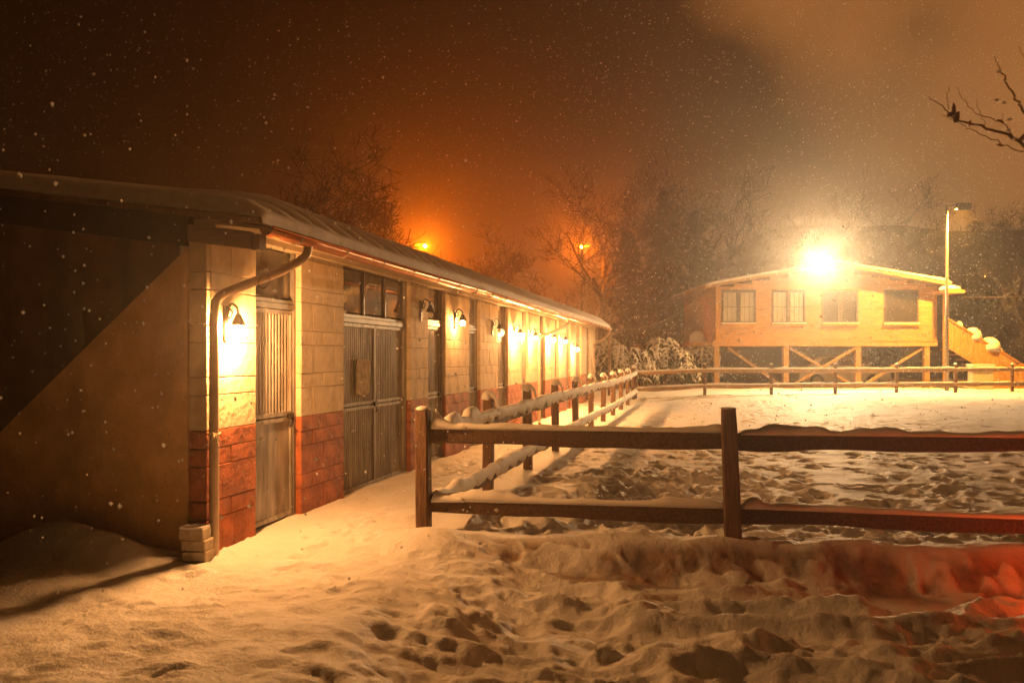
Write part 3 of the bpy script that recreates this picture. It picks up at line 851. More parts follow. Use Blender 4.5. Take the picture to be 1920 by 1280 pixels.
# ------------------------------------------------------------------ side fence along the stable
sf = empty('paddock_fence', (-2.46, 9.0, 0), 'snow-plastered two-rail fence running along the stable fronts', 'fence', 'paddock fences')
ys = [6.81] + [9.03 + 2.2 * k for k in range(10)]
for k, y in enumerate(ys[1:]):
    z = hz(-2.46, y)
    p = post(-2.47, y, z - 0.12, z + 1.14, 0.12, sf, (random.uniform(-0.02, 0.02), 0), 0.0, 10 + k)
    # hooked snow cap leaning off the post top
    c = MB(); zz = z + 1.13
    c.tube(smooth_path([(-2.49, y - 0.02, zz - 0.01), (-2.47, y - 0.01, zz + 0.055), (-2.42, y, zz + 0.05), (-2.37, y + 0.01, zz - 0.02), (-2.35, y + 0.02, zz - 0.12)], 4),
           [0.055, 0.06, 0.062, 0.06, 0.055, 0.05, 0.044, 0.04, 0.034, 0.03, 0.026, 0.022, 0.019, 0.016, 0.013, 0.010, 0.006], 8)
    c.build('snow_cap', M['snow'], p, True)
for k in range(len(ys) - 1):
    a, b = ys[k] + (0.05 if k == 0 else 0), ys[k + 1]
    za, zb = hz(-2.46, ys[k]) * (k > 0), hz(-2.46, b)
    for j, zr in enumerate((0.92, 0.29)):
        A = Vector((-2.385, a, zr + za)); B = Vector((-2.385, b - 0.008, zr + zb))
        rl = rail(A, B, 0.08, 0.145, sf, seed=20 + 2*k + j, sag=0.01)
        lum = ((0.55, 0.2, 0.10), (1.2, 0.22, 0.12)) if (k == 0 and j == 0) else ()
        snow_ridge(A + Vector((0, 0.0, 0.06)), B + Vector((0, 0, 0.06)), 0.10, cap_h(30 + 2*k + j, 0.028, 0.085, 2.6, lum), side=0.014, drop=0.10, seed=3*k + j, step=0.025 if k < 4 else 0.08).build('rail_snow', M['snow'], rl, True)

# ------------------------------------------------------------------ far fence below the house
fs = Vector((-2.42, 29.1, 0)); fe = at(2000, 700, 33.2); fe.z = 0
df = empty('paddock_fence', fs, 'pale two-rail fence at the far end of the paddock below the house', 'fence', 'paddock fences')
Lf = (fe - fs).length; nf = 7; dfv = (fe - fs) / Lf
for k in range(nf + 1):
    p = fs + dfv * (Lf * k / nf)
    z = hz(p.x, p.y)
    post(p.x, p.y, z - 0.1, z + 1.12, 0.12, df, (0, 0), 0.07, 50 + k)
    if k < nf:
        q_ = fs + dfv * (Lf * (k + 1) / nf); z2 = hz(q_.x, q_.y)
        for j, zr in enumerate((0.90, 0.32)):
            A = Vector((p.x, p.y - 0.085, z + zr)); B = Vector((q_.x, q_.y - 0.085, z2 + zr))
            rl = rail(A, B - dfv * 0.01, 0.06, 0.14, df, seed=70 + 2*k + j, sag=0.015, mat=M['stilt'])
            snow_ridge(A + Vector((0, 0, 0.055)), B + Vector((0, 0, 0.055)), 0.10, cap_h(80 + 2*k + j, 0.04, 0.06, 1.2), step=0.12, seed=k).build('rail_snow', M['snow'], rl, True)

# ------------------------------------------------------------------ house on stilts
HZ = 36.0
house = empty('stilt_house', at(1548, 735, HZ), 'pine-clad cabin on timber stilts with a snowy low gable roof', 'house')
def hp(px, z, v=0.0):
    u = (px - 960) / 1493 * HZ
    return Vector((u * CA - (HZ + v) * SA, u * SA + (HZ + v) * CA, z))
gzh = hz(*hp(1548, 0).xy)
UX = Vector((CA, SA, 0)); VX = Vector((-SA, CA, 0))
MR = Matrix.Rotation(YAW, 3, 'Z')
def hbox(mb, px0, px1, z0, z1, v0, v1):
    c = (hp(px0, (z0 + z1)/2, (v0 + v1)/2) + hp(px1, (z0 + z1)/2, (v0 + v1)/2)) / 2
    mb.box(c, ((px1 - px0) / 1493 * HZ, v1 - v0, z1 - z0), MR)
FL, WT = 2.32, 4.90
PK = 1556
def hroof(px): return 5.82 - abs(px - PK) * (0.95 / 222)
# cladding boards, lapped, with openings left for windows
OPEN = [(1353, 1417), (1447, 1510), (1541, 1609), (1657, 1722)]
WB, WTP = 3.12, 4.62
wall = MB(); zb = FL; bi = 0
while zb < 5.6:
    bh = 0.145
    lim = [(1342, 1756)]
    zt_ = zb + bh
    if zt_ > WB and zb < WTP - 0.02:
        xs_ = [1342] + [e for o in OPEN for e in o] + [1756]
        lim = [(xs_[i], xs_[i+1]) for i in range(0, len(xs_), 2)]
    for (a, b) in lim:
        if zt_ > hroof(1342) - 0.12:
            half = (5.82 - 0.12 - zt_) / (0.95 / 222)
            a = max(a, PK - half); b = min(b, PK + half)
        if b - a < 3: continue
        hbox(wall, a, b, zb, zt_ - 0.006, (0.004 if bi % 2 else 0), 0.06)
    zb += bh; bi += 1
wall.build('cladding', M['siding'], house)
back = MB()
DEP = 6.5
hbox(back, 1342, 1345, FL, WT - 0.1, 0.07, DEP); hbox(back, 1753, 1756, FL, WT - 0.1, 0.07, DEP); hbox(back, 1342, 1756, FL, WT, DEP, DEP + 0.1)
back.build('side_wall', M['siding'], house)
fl = MB(); hbox(fl, 1335, 1757, FL - 0.22, FL - 0.03, -0.05, DEP); hbox(fl, 1302, 1335, FL - 0.2, FL - 0.02, 0.3, 2.5)
fl.build('floor_deck', M['siding'], house)
MB().ball(hp(1318, FL - 0.03, 1.0), 0.5, 14, 6, (0.8, 0.9, 1.1), 0.0).build('deck_snow', M['snow'], house, True)
trim = MB()
for p in (1342, 1749): hbox(trim, p, p + 7, FL, WT - 0.1, -0.03, -0.003)
hbox(trim, 1338, 1756, FL - 0.01, FL + 0.07, -0.06, -0.004)
trim.build('trim', M['boards'], house)
for i, (a, b) in enumerate(OPEN):
    fr = MB()
    t = 3.2
    hbox(fr, a, a + t, WB, WTP, -0.02, 0.10); hbox(fr, b - t, b, WB, WTP, -0.02, 0.10)
    hbox(fr, a + t, b - t, WTP - 0.09, WTP, -0.02, 0.10); hbox(fr, a + t, b - t, WB, WB + 0.09, -0.02, 0.10)
    m_ = (a + b) / 2
    if i < 3: hbox(fr, m_ - 3.5, m_ + 3.5, WB + 0.09, WTP - 0.09, -0.01, 0.09)
    wn_ = fr.build('window', M['frame_dark'], house)
    ss = MB(); hbox(ss, a - 1, b + 1, WB - 0.09, WB - 0.012, -0.09, -0.012); ss.build('sill', M['boards'], wn_)
    ss = MB(); hbox(ss, a - 0.8, b + 0.8, WB - 0.010, WB + 0.045, -0.085, -0.024); ss.build('sill_snow', M['snow'], wn_)
    pn = MB(); hbox(pn, a + t, b - t, WB + 0.09, WTP - 0.09, 0.055, 0.065)
    if i < 2:
        pn.build('curtain', M['curtain'], wn_)
        gb = MB()
        for (ga, gb_) in ((a + t, m_ - 3.5), (m_ + 3.5, b - t)):
            for k in (1, 2): hbox(gb, ga + (gb_ - ga) * k / 3 - 0.2, ga + (gb_ - ga) * k / 3 + 0.2, WB + 0.09, WTP - 0.09, 0.035, 0.05)
            for k in (2,): hbox(gb, ga, gb_, WB + 0.09 + (WTP - WB - 0.18) * k / 4 - 0.01, WB + 0.09 + (WTP - WB - 0.18) * k / 4 + 0.01, 0.036, 0.049)
        gb.build('glazing_bar', M['frame_dark'], wn_)
    else: pn.build('pane', M['window_dark'], wn_)
rf = MB(); snw = MB()
for (pa, pb) in ((1316, PK), (PK, 1772)):
    za, zb_ = hroof(pa), hroof(pb)
    def q4(dz0, dz1, v0, v1):
        return [hp(pa, za + dz0, v0), hp(pb, zb_ + dz0, v0), hp(pb, zb_ + dz0, v1), hp(pa, za + dz0, v1), hp(pa, za + dz1, v0), hp(pb, zb_ + dz1, v0), hp(pb, zb_ + dz1, v1), hp(pa, za + dz1, v1)]
    rf.hexa(q4(-0.12, 0.0, -0.55, DEP + 0.4))
    n = 26; ring_ = []
    for k in range(n + 1):
        p = pa + (pb - pa) * k / n; zz = hroof(p)
        tt = 0.13 + 0.05 * float(fbm(p * 0.03, 3, 91, 2))
        if pa > 1500: tt += 0.06 * k / n
        e = min(1.0, math.sqrt(max(0.02, (p - 1316) / 8)), math.sqrt(max(0.02, (1772 - p) / 8)))
        tt *= e
        ring_.append([tuple(hp(p, zz + 0.003, -0.55)), tuple(hp(p, zz + tt * 0.6, -0.60)), tuple(hp(p, zz + tt, -0.42)), tuple(hp(p, zz + tt, DEP + 0.3)), tuple(hp(p, zz + 0.003, DEP + 0.4))])
    snw.loft(ring_)
hr = rf.build('roof', M['stilt'], house)
snw.build('roof_snow', M['snow'], hr, True)
lump = MB(); lump.ball(hp(1767, 4.60, -0.6), 0.46, 14, 6, (1.0, 0.8, 0.42), -0.1); lump.build('canopy_snow', M['snow'], house, True)
cn = MB(); hbox(cn, 1748, 1786, 4.42, 4.56, -1.0, 0.3); cn.build('porch_canopy', M['siding'], house)
cp_ = MB(); cp_.bar(hp(1760, gzh - 0.1, -0.5), hp(1760, 4.42, -0.5), 0.13, 0.13, up=VX); cp_.build('porch_post', M['boards'], house)
for p in (1344, 1474, 1609, 1738):
    for v in (0.1, DEP - 0.2):
        b = MB(); b.bar(hp(p, gzh - 0.15, v), hp(p, FL - 0.225, v), 0.24 if v < 1 else 0.2, 0.24, up=VX)
        b.build('stilt', M['stilt'], house)
for (pa, za, pb, zb_) in ((1366, 2.02, 1468, 0.1), (1481, 2.02, 1604, 0.1), (1603, 2.02, 1481, 0.1), (1732, 2.02, 1618, 0.1)):
    b = MB(); v = 0.1 if pa != 1603 else -0.05
    b.bar(hp(pa, za, v), hp(pb, zb_ + gzh, v), 0.10, 0.15, up=VX); b.build('brace', M['stilt'], house)
# dark store wall under the back of the house
st = MB(); hbox(st, 1346, 1736, gzh - 0.1, FL - 0.23, DEP - 0.6, DEP - 0.5); st.build('store_wall', M['wood_dark'], house)

# outside stair with a boarded side
stair = empty('outside_stair', hp(1835, gzh, -0.6), 'orange boarded outside stair sloping down from the house porch', 'stair')
def stz(px): return 3.30 - (px - 1762) * (2.15 / 145)
nb = 24
for k in range(nb):
    pa = 1763 + 143 * k / nb; pb = 1763 + 143 * (k + 1) / nb - 0.35
    lo = lambda p: max(gzh - 0.05, stz(p) - (1.28 if p < 1835 else 3))
    v0 = -0.62 + (0.012 if k % 2 else 0)
    pts_ = []
    for v in (v0, v0 + 0.03):
        pts_ += [hp(pa, lo(pa), v), hp(pb, lo(pb), v), hp(pb, stz(pb), v), hp(pa, stz(pa), v)]
    m_ = MB(); m_.add(pts_, ((0,1,2,3),(7,6,5,4),(1,0,4,5),(2,1,5,6),(3,2,6,7),(0,3,7,4))); m_.build('board', M['boards'], stair)
hr_ = MB(); hr_.bar(hp(1762, stz(1762) + 0.03, -0.6), hp(1907, stz(1907) + 0.03, -0.6), 0.10, 0.06); hr_.build('handrail', M['boards'], stair)
for k in range(9):
    p = 1772 + 15 * k
    t = MB(); hbox(t, p, p + 15, max(gzh, stz(p + 8) - 1.12), max(gzh + 0.05, stz(p + 8) - 1.07), -0.55, 0.45); t.build('tread', M['boards'], stair)
for (p, rr, sq) in ((1790, 0.28, (0.6, 0.7, 1.3)), (1803, 0.22, (1.2, 0.9, 0.8)), (1815, 0.36, (1.1, 0.9, 1.2)), (1832, 0.2, (1.4, 0.8, 0.7)), (1846, 0.42, (1.1, 0.9, 1.1)), (1858, 0.3, (1.0, 0.9, 0.8))):
    MB().ball(hp(p, stz(p) - 0.02, -0.35), rr, 12, 6, sq, -0.4).build('snow_lump', M['snow'], stair, True)
# low white wall beneath the stair
w = MB(); hbox(w, 1793, 1830, gzh - 0.1, gzh + 1.0, -1.3, -0.9)
w = tag(w.build('garden_wall', M['white_wall']), 'short pale rendered wall in front of the outside stair', 'wall')
ws = MB(); hbox(ws, 1791, 1832, gzh + 1.002, gzh + 1.12, -1.36, -0.84); ws.build('wall_snow', M['snow'], w)

# floodlight at the gable peak
fld = empty('floodlight', hp(1540, 5.6, -0.6), 'glaring white floodlight at the peak of the cabin gable', 'floodlight')
b = MB(); fc = hp(1519, 5.70, -1.15)
b.bar(hp(1519, 5.60, -0.04), fc + VX * 0.08, 0.05, 0.05); b.build('bracket', M['iron'], fld)
b = MB(); b.box(fc + VX * 0.10, (0.42, 0.10, 0.32), MR); b.build('housing', M['iron'], fld)
ln = MB(); rings = []
for k, (sc_, dp_) in enumerate(((1, 0.0), (0.97, 0.015), (0.8, 0.03), (0.4, 0.04))):
    rings.append([tuple(fc + UX * (0.19 * sc_ * math.cos(t)) - VX * (dp_ - 0.045) + Vector((0, 0, 0.14 * sc_ * math.sin(t)))) for t in np.linspace(0, 2 * math.pi, 13)[:-1]])
ln.loft(rings); ln.build('lens', M['flood'], fld)

# parked car under the house
car = empty('parked_car', hp(1612, gzh, 2.0), 'pale hatchback parked between the stilts under the cabin', 'car')
def cpnt(x, y, z): return hp(1612, gzh + z, 2.4) + UX * x + VX * y
side = [(-2.15, 0.35), (-2.2, 0.62), (-2.12, 0.92), (-1.75, 1.02), (-1.35, 1.36), (-0.7, 1.47), (0.2, 1.45), (0.85, 1.08), (1.0, 0.98), (1.75, 0.88), (2.1, 0.72), (2.15, 0.45), (2.05, 0.30), (-2.0, 0.28)]
body = MB(); rings = []
def ring_at(y, inset):
    out = []
    for x, z in side:
        k = max(0.0, (z - 0.95) / 0.5)
        out.append(tuple(cpnt(x * (1 - inset * 0.03), y * (1 - 0.16 * k), z - inset * 0.03)))
    return out
body.loft([ring_at(-0.80, 1), ring_at(-0.86, 0), ring_at(0.86, 0), ring_at(0.80, 1)])
bo = body.build('body', M['carpaint'], car)
for poly in ([(-1.28, 1.04), (-1.05, 1.33), (-0.72, 1.40), (-0.42, 1.40), (-0.42, 1.02)], [(-0.32, 1.02), (-0.32, 1.40), (0.15, 1.39), (0.72, 1.04)]):
    g = MB(); vs_ = []
    for off in (-0.006, 0.01):
        for x, z in poly:
            k = max(0.0, (z - 0.95) / 0.5); vs_.append(tuple(cpnt(x, -0.86 * (1 - 0.16 * k) + off, z)))
    n = len(poly); g.add(vs_, [tuple(range(n)), tuple(range(2*n-1, n-1, -1))] + [(i, (i+1) % n, n + (i+1) % n, n + i) for i in range(n)])
    g.build('side_window', M['window_dark'], car)
for x in (-1.35, 1.32):
    for y in (-0.80, 0.80):
        wm = MB(); wm.tube([cpnt(x, y - 0.1, 0.31), cpnt(x, y + 0.1, 0.31)], 0.31, 18); wh = wm.build('wheel', M['tyre'], car)
        MB().tube([cpnt(x, y - 0.108, 0.31), cpnt(x, y - 0.06, 0.31)], 0.19, 14).build('rim', M['galv'], wh)
hl = MB(); hl.ball(cpnt(2.02, -0.62, 0.70), 0.11, 8, 5, (1, 1, 0.8)); hl.build('headlight', M['galv'], car)

# ------------------------------------------------------------------ street lamps
def street_lamp(base, h, arm, mat, label, lens_r, down=False, group=None, armdir=UX):
    t = empty('street_lamp', base, label, 'street lamp', group)
    b = Vector(base)
    MB().tube([b, b + Vector((0, 0, h * 0.35)), b + Vector((0, 0, h))], [0.085, 0.07, 0.05], 10).build('pole', M['galv'] if down else M['lamp_dark'], t, True)
    tip = b + Vector((0, 0, h)) + armdir * arm
    MB().tube([b + Vector((0, 0, h - 0.08)), b + Vector((0, 0, h - 0.02)) + armdir * (arm * 0.5), tip + Vector((0, 0, 0.02))], [0.035, 0.03, 0.03], 8).build('arm', M['galv'], t, True)
    hd = MB(); ang = math.atan2(armdir.y, armdir.x); Mr = Matrix.Rotation(ang, 3, 'Z')
    hd.box(tip + armdir * 0.22 + Vector((0, 0, 0.03)), (0.62, 0.24, 0.09), Mr)
    hd.box(tip + armdir * 0.22 + Vector((0, 0, 0.085)), (0.5, 0.16, 0.03), Mr)
    if down:
        for sx_, sy_, lx_, ly_ in ((0.30, 0, 0.02, 0.24), (-0.30, 0, 0.02, 0.24), (0, 0.112, 0.58, 0.016), (0, -0.112, 0.58, 0.016)):
            hd.box(tip + armdir * (0.22 + sx_) + Vector((-armdir.y, armdir.x, 0)) * sy_ + Vector((0, 0, -0.080 - 0.03 * (sy_ < 0))), (lx_, ly_, 0.130 + 0.06 * (sy_ < 0)), Mr)
    hd.build('lamp_head', M['lamp_dark'], t)
    l = MB()
    if down: l.box(tip + armdir * 0.27 + Vector((0, 0, -0.03)), (0.34, 0.17, 0.024), Mr)
    else: l.ball(tip + armdir * 0.27 + Vector((0, 0, -0.02 - lens_r * 0.8)), lens_r, 12, 8, (1, 1, 0.8))
    l.build('lens', mat, t)
    return t
pb_ = at(1775, 735, 33.4); pb_.z = hz(pb_.x, pb_.y) - 0.05
street_lamp(pb_, 7.95 - pb_.z, 0.45, M['yard'], 'tall thin street lamp standing beside the cabin stair', 0.1, True)
s1 = at(797, 460, 60); street_lamp(Vector((s1.x, s1.y, -0.1)) - UX * 1.6, s1.z + 0.15, 1.33, M['sodium'], 'orange sodium street lamp glowing above the stable roof beside a bare tree', 0.11, False, 'distant sodium lamps')
s2 = at(1090, 462, 74); street_lamp(Vector((s2.x, s2.y, -0.1)) + UX * 2.0, s2.z + 0.15, 1.73, M['sodium'], 'orange sodium street lamp glowing through the branches of a bare tree', 0.11, False, 'distant sodium lamps', -UX)

# ------------------------------------------------------------------ cables
def cable(a, b, sag, r, label):
    a, b = Vector(a), Vector(b)
    m = MB(); m.tube([a.lerp(b, t) + Vector((0, 0, -sag * 4 * t * (1 - t))) for t in np.linspace(0, 1, 18)], r, 5)
    tag(m.build('cable', M['cable']), label, 'cable')
cable((-3.40, 29.75, 2.66), hp(1320, 4.55, -0.3), 0.55, 0.014, 'sagging cable from the stable roof end to the cabin eave')
cable(hp(1778, 4.25, -0.9), hp(2010, 4.40, -0.9), 0.06, 0.016, 'taut cable running off from the cabin porch past the lamp pole')

# ------------------------------------------------------------------ small things by the stable
prev = 0.0
z0 = hz(-4.02, 5.60)
for k, lab in enumerate(('bottom concrete block of the small stack by the downpipe', 'middle concrete block of the small stack by the downpipe', 'snow-topped top block of the small stack by the downpipe')):
    me = block_mesh((0.20, 0.15, 0.082), M['concrete'])
    o = link('concrete_block', me); o.location = (-3.93 + random.uniform(-0.012, 0.012) - 0.015 * (k == 2), 5.60 + random.uniform(-0.01, 0.01), z0 + 0.035 + 0.086 * k)
    o.rotation_euler = (0, 0, R(8) + random.uniform(-0.08, 0.08))
    tag(o, lab, 'block', 'stacked concrete blocks')
    if k == 2: MB().box((0, 0, 0.050), (0.19, 0.14, 0.018)).build('snow_cap', M['snow'], o)
h_ = MB(); h_.tube(smooth_path([(-3.2, 15.6, hz(-3.2, 15.6) + 0.25), (-3.12, 15.8, hz(-3.1, 15.8) + 0.08), (-2.95, 16.1, hz(-2.95, 16.1) + 0.03), (-2.8, 16.6, hz(-2.8, 16.6) + 0.02)]), 0.03, 8)
tag(h_.build('hose', M['hose'], None, True), 'orange hose end lying in the snow before the stable doors', 'hose')

# red lamp added out of view as stand-in for the bank's red light
M['hazard'] = emission('red_lens', (1.0, 0.07, 0.008), 150)
hx_, hy_ = 2.95, 6.45; hg = hz(hx_, hy_) - 0.22
hzl = empty('hazard_lantern', (hx_, hy_, hg), 'red hazard lantern on a stake beside the snowy track', 'lantern')
MB().tube([(hx_, hy_, hg - 0.2), (hx_, hy_, hg + 0.5)], 0.02, 8).build('stake', M['wood_post'], hzl)
b = MB(); b.tube([(hx_, hy_, hg + 0.5), (hx_, hy_, hg + 0.53)], [0.06, 0.06], 12); b.tube([(hx_, hy_, hg + 0.64), (hx_, hy_, hg + 0.67), (hx_, hy_, hg + 0.69)], [0.065, 0.055, 0.02], 12); b.build('cap', M['iron'], hzl)
MB().tube([(hx_, hy_, hg + 0.532), (hx_, hy_, hg + 0.585), (hx_, hy_, hg + 0.638)], [0.05, 0.055, 0.05], 14).build('lens', M['hazard'], hzl)

# ------------------------------------------------------------------ trees
def bare_tree_meshes(seed, h, spread=0.55, levels=5, twig=0.012, lean=0.0):
    rnd = random.Random(seed)
    trunk, crown = MB(), MB()
    def grow(p, d, L, r, lev):
        n = 4 if lev < 3 else 3
        pts = [p]; rr = [r]; dd = d.copy()
        for i in range(n):
            dd = (dd + Vector((rnd.gauss(0, 0.16), rnd.gauss(0, 0.16), rnd.gauss(0.05, 0.10)))).normalized()
            pts.append(pts[-1] + dd * (L / n)); rr.append(max(twig * 0.45, r * (1 - 0.62 * (i + 1) / n)))
        (trunk if lev == 0 else crown).tube(pts, rr, 7 if lev == 0 else (5 if lev < 3 else 3), cap=False)
        if lev >= levels: return
        k = (6, 5, 4, 4, 3, 3)[lev]
        for i in range(k):
            t = rnd.uniform(0.35, 1.0) if lev else rnd.uniform(0.28, 1.0)
            q = min(int(t * n), n - 1); f = t * n - q
            bp = pts[q].lerp(pts[q + 1], f); br = rr[q] * (1 - f) + rr[q + 1] * f
            ax = (pts[q + 1] - pts[q]).normalized()
            side = ax.orthogonal().normalized()
            side.rotate(Matrix.Rotation(rnd.uniform(0, 6.28), 3, ax))
            nd = (ax * (1 - spread) + side * spread * rnd.uniform(0.8, 1.5) + Vector((0, 0, 0.12))).normalized()
            grow(bp, nd, L * rnd.uniform(0.5, 0.75), max(twig * 0.6, br * 0.62), lev + 1)
    grow(Vector((0, 0, -0.2)), Vector((lean, 0, 1)).normalized(), h * 0.52, h * 0.022, 0)
    a = trunk.mesh('trunk', True); b = crown.mesh('crown', True)
    for m in (a, b): m.materials.append(M['bark'])
    return a, b

def place_tree(meshes, base, rz, sc, name, label, group):
    t = local_empty(name, base, label, 'tree', group, rz, sc)
    link('trunk', meshes[0], t); link('crown', meshes[1], t)
    return t
def gz(p): return Vector((p.x, p.y, 0))
BT = [bare_tree_meshes(3, 9.0, 0.55, 5, 0.02), bare_tree_meshes(8, 9.5, 0.62, 5, 0.02), bare_tree_meshes(15, 13.0, 0.5, 5, 0.026)]
TREES = [(0, 615, 33, 0.4, 1.22, 'bare tree with a broad dark crown, behind the stable near its front corner'),
         (1, 690, 30, 2.1, 1.22, 'bare tree beside the orange lamp above the stable roof'),
         (0, 912, 48, 1.2, 1.2, 'small faint bare tree above the middle of the stable roof'),
         (2, 1128, 52, 0.2, 1.05, 'bare tree whose branches cross the farther orange lamp'),
         (1, 1215, 50, 4.0, 1.45, 'tall dim bare tree behind the snowy shrubs'),
         (2, 1290, 47, 2.6, 1.05, 'dim bare tree just behind the eave of the cabin roof'),
         (0, 1405, 56, 0.9, 1.5, 'tall dim bare tree behind the left half of the cabin'),
         (2, 1600, 58, 1.9, 1.15, 'tall hazy bare tree behind the cabin ridge'),
         (1, 1690, 55, 3.0, 1.2, 'hazy bare tree behind the end of the cabin by the stair')]
TREES += [(0, 1765, 66, 1.0, 1.0, 'dim leafless tree on the hillside just beyond the lamp pole'),
          (1, 1835, 72, 2.4, 1.1, 'dim leafless tree on the hillside above the outside stair'),
          (0, 1905, 68, 4.4, 1.2, 'dim leafless tree on the hillside near the right edge')]
def hill_base(px, Z):
    if Z < 60: return 0.0
    u = (px - 960) / 1493 * Z; q = max(0, min(1, (u - 4) / 36)); q = q * q * (3 - 2 * q)
    return -0.9 + (Z - 50) * (0.03 + 0.30 * q)
for (k, px, Z, rz, sc_, lab) in TREES:
    p = at(px, 668, Z)
    place_tree(BT[k], (p.x, p.y, hill_base(px, Z)), rz, sc_, 'bare_tree', lab, 'bare trees behind the yard')

def conifer_meshes(seed, h, w):
    rnd = random.Random(seed); tr, cr_ = MB(), MB()
    tr.tube([(0, 0, -0.2), (0, 0, h * 0.5), (0, 0, h)], [h * 0.02, h * 0.012, 0.02], 7)
    z = 0.12 * h
    while z < h:
        t = (z - 0.12 * h) / (0.88 * h); L = w * (1 - t) ** 0.85 + 0.15
        for k in range(rnd.randint(6, 8)):
            a = rnd.uniform(0, 6.28); l = L * rnd.uniform(0.65, 1.1)
            d = Vector((math.cos(a), math.sin(a), 0)); s = Vector((-d.y, d.x, 0))
            n = 6
            for i in range(n):
                t0 = i / n
                p = Vector((0, 0, z)) + d * (l * (t0 + 0.5 / n)) + Vector((0, 0, -0.35 * l * t0 * t0 + rnd.uniform(-0.08, 0.08)))
                for sg in (-1, 1, -1, 1):
                    q = p + s * (sg * rnd.uniform(0.12, 0.45) * (1.1 - 0.6 * t0) * min(1, l)) + d * rnd.uniform(-0.1, 0.3) + Vector((0, 0, rnd.uniform(-0.35, -0.05)))
                    u = Vector((rnd.gauss(0, 1), rnd.gauss(0, 1), rnd.gauss(0, 0.5))).normalized() * rnd.uniform(0.06, 0.16)
                    cr_.add([p - u * 0.6, p + u * 0.6, q + u, q - u * 0.4], ((0, 1, 2, 3),))
        z += h * 0.028 + 0.08
    a = tr.mesh('trunk', True); b = cr_.mesh('crown')
    a.materials.append(M['bark']); b.materials.append(M['evergreen'])
    return a, b
CT = [conifer_meshes(2, 11, 2.6), conifer_meshes(5, 14, 3.0)]
for (k, px, Z, rz, sc_, lab) in [(0, 1178, 44, 0, 0.80, 'dark fir rising behind the snowy shrubs by the stable end'),
                                 (1, 1245, 46, 1, 0.80, 'tall dark fir between the stable end and the cabin'),
                                 (0, 1305, 45, 2, 0.92, 'dark fir standing close behind the cabin corner'),
                                 (1, 1470, 58, 3, 0.72, 'hazy fir behind the floodlit gable'),
                                 (1, 1640, 56, 4, 0.70, 'hazy tall fir behind the right half of the cabin roof'),
                                 (0, 1830, 60, 5, 1.1, 'dim fir on the hillside beyond the street lamp')]:
    p = at(px, 668, Z)
    place_tree(CT[k], (p.x, p.y, 0), rz, sc_, 'fir_tree', lab, 'firs behind the yard')

# evergreen shrubs bowed down with snow
def shrub_meshes(seed, h):
    rnd = random.Random(seed); fo, sn = MB(), MB()
    for k in range(26):
        a = rnd.uniform(0, 6.28); L = h * rnd.uniform(0.22, 0.52); top = h * rnd.uniform(0.55, 1.0)
        d = Vector((math.cos(a), math.sin(a), 0)); s = Vector((-d.y, d.x, 0))
        P = smooth_path([Vector((0, 0, 0.05)), d * (L * 0.18) + Vector((0, 0, top * 0.62)), d * (L * 0.5) + Vector((0, 0, top)), d * (L * 0.85) + Vector((0, 0, top * 0.82)), d * L * 1.05 + Vector((0, 0, top * 0.45))], 4)
        fo.tube(P, 0.025, 4, cap=False)
        rad = []
        for i, p in enumerate(P):
            t = i / (len(P) - 1)
            rad.append(max(0.015, 0.17 * math.sin(math.pi * min(1, max(0, (t - 0.15) / 0.85))) ** 0.8 * rnd.uniform(0.7, 1.15)))
            if t > 0.2:
                for _ in range(9):
                    q = p + s * rnd.gauss(0, 0.16) + d * rnd.gauss(0, 0.08) + Vector((0, 0, rnd.uniform(-0.42, -0.02)))
                    u = Vector((rnd.gauss(0, 1), rnd.gauss(0, 1), rnd.gauss(0, 1))).normalized() * 0.05
                    fo.add([p - u, p + u, q + u * 0.5, q - u * 0.5], ((0, 1, 2, 3),))
        i0 = int(len(P) * 0.3)
        prev_ = None
        for i in range(i0, len(P)):
            w_ = (0.035 + 0.055 * rnd.random()) * (1.0 if i < len(P) - 2 else 0.5)
            if rnd.random() < 0.88:
                a_q = P[i - 1] + Vector((0, 0, 0.03)); b_q = P[i] + s * rnd.gauss(0, 0.02) + Vector((0, 0, 0.03))
                sn.tube([a_q, a_q.lerp(b_q, 0.5) + Vector((0, 0, w_ * 0.5)), b_q], [w_ * 0.6, w_, w_ * 0.55], 6)
            for _ in range(3):
                c = P[i] + s * rnd.gauss(0, 0.05); sd_ = rnd.choice((-1, 1))
                e_ = c + s * (sd_ * rnd.uniform(0.08, 0.28)) + d * rnd.uniform(0, 0.12) + Vector((0, 0, -rnd.uniform(0.06, 0.22)))
                if rnd.random() < 0.6: sn.tube([c + Vector((0, 0, 0.03)), c.lerp(e_, 0.55) + Vector((0, 0, 0.04)), e_], [0.03, 0.038, 0.006], 5)
    f = fo.mesh('foliage'); g = sn.mesh('snow_load', True)
    f.materials.append(M['evergreen']); g.materials.append(M['snow'])
    return f, g
SH = [shrub_meshes(1, 2.2), shrub_meshes(4, 2.4), shrub_meshes(9, 2.0)]
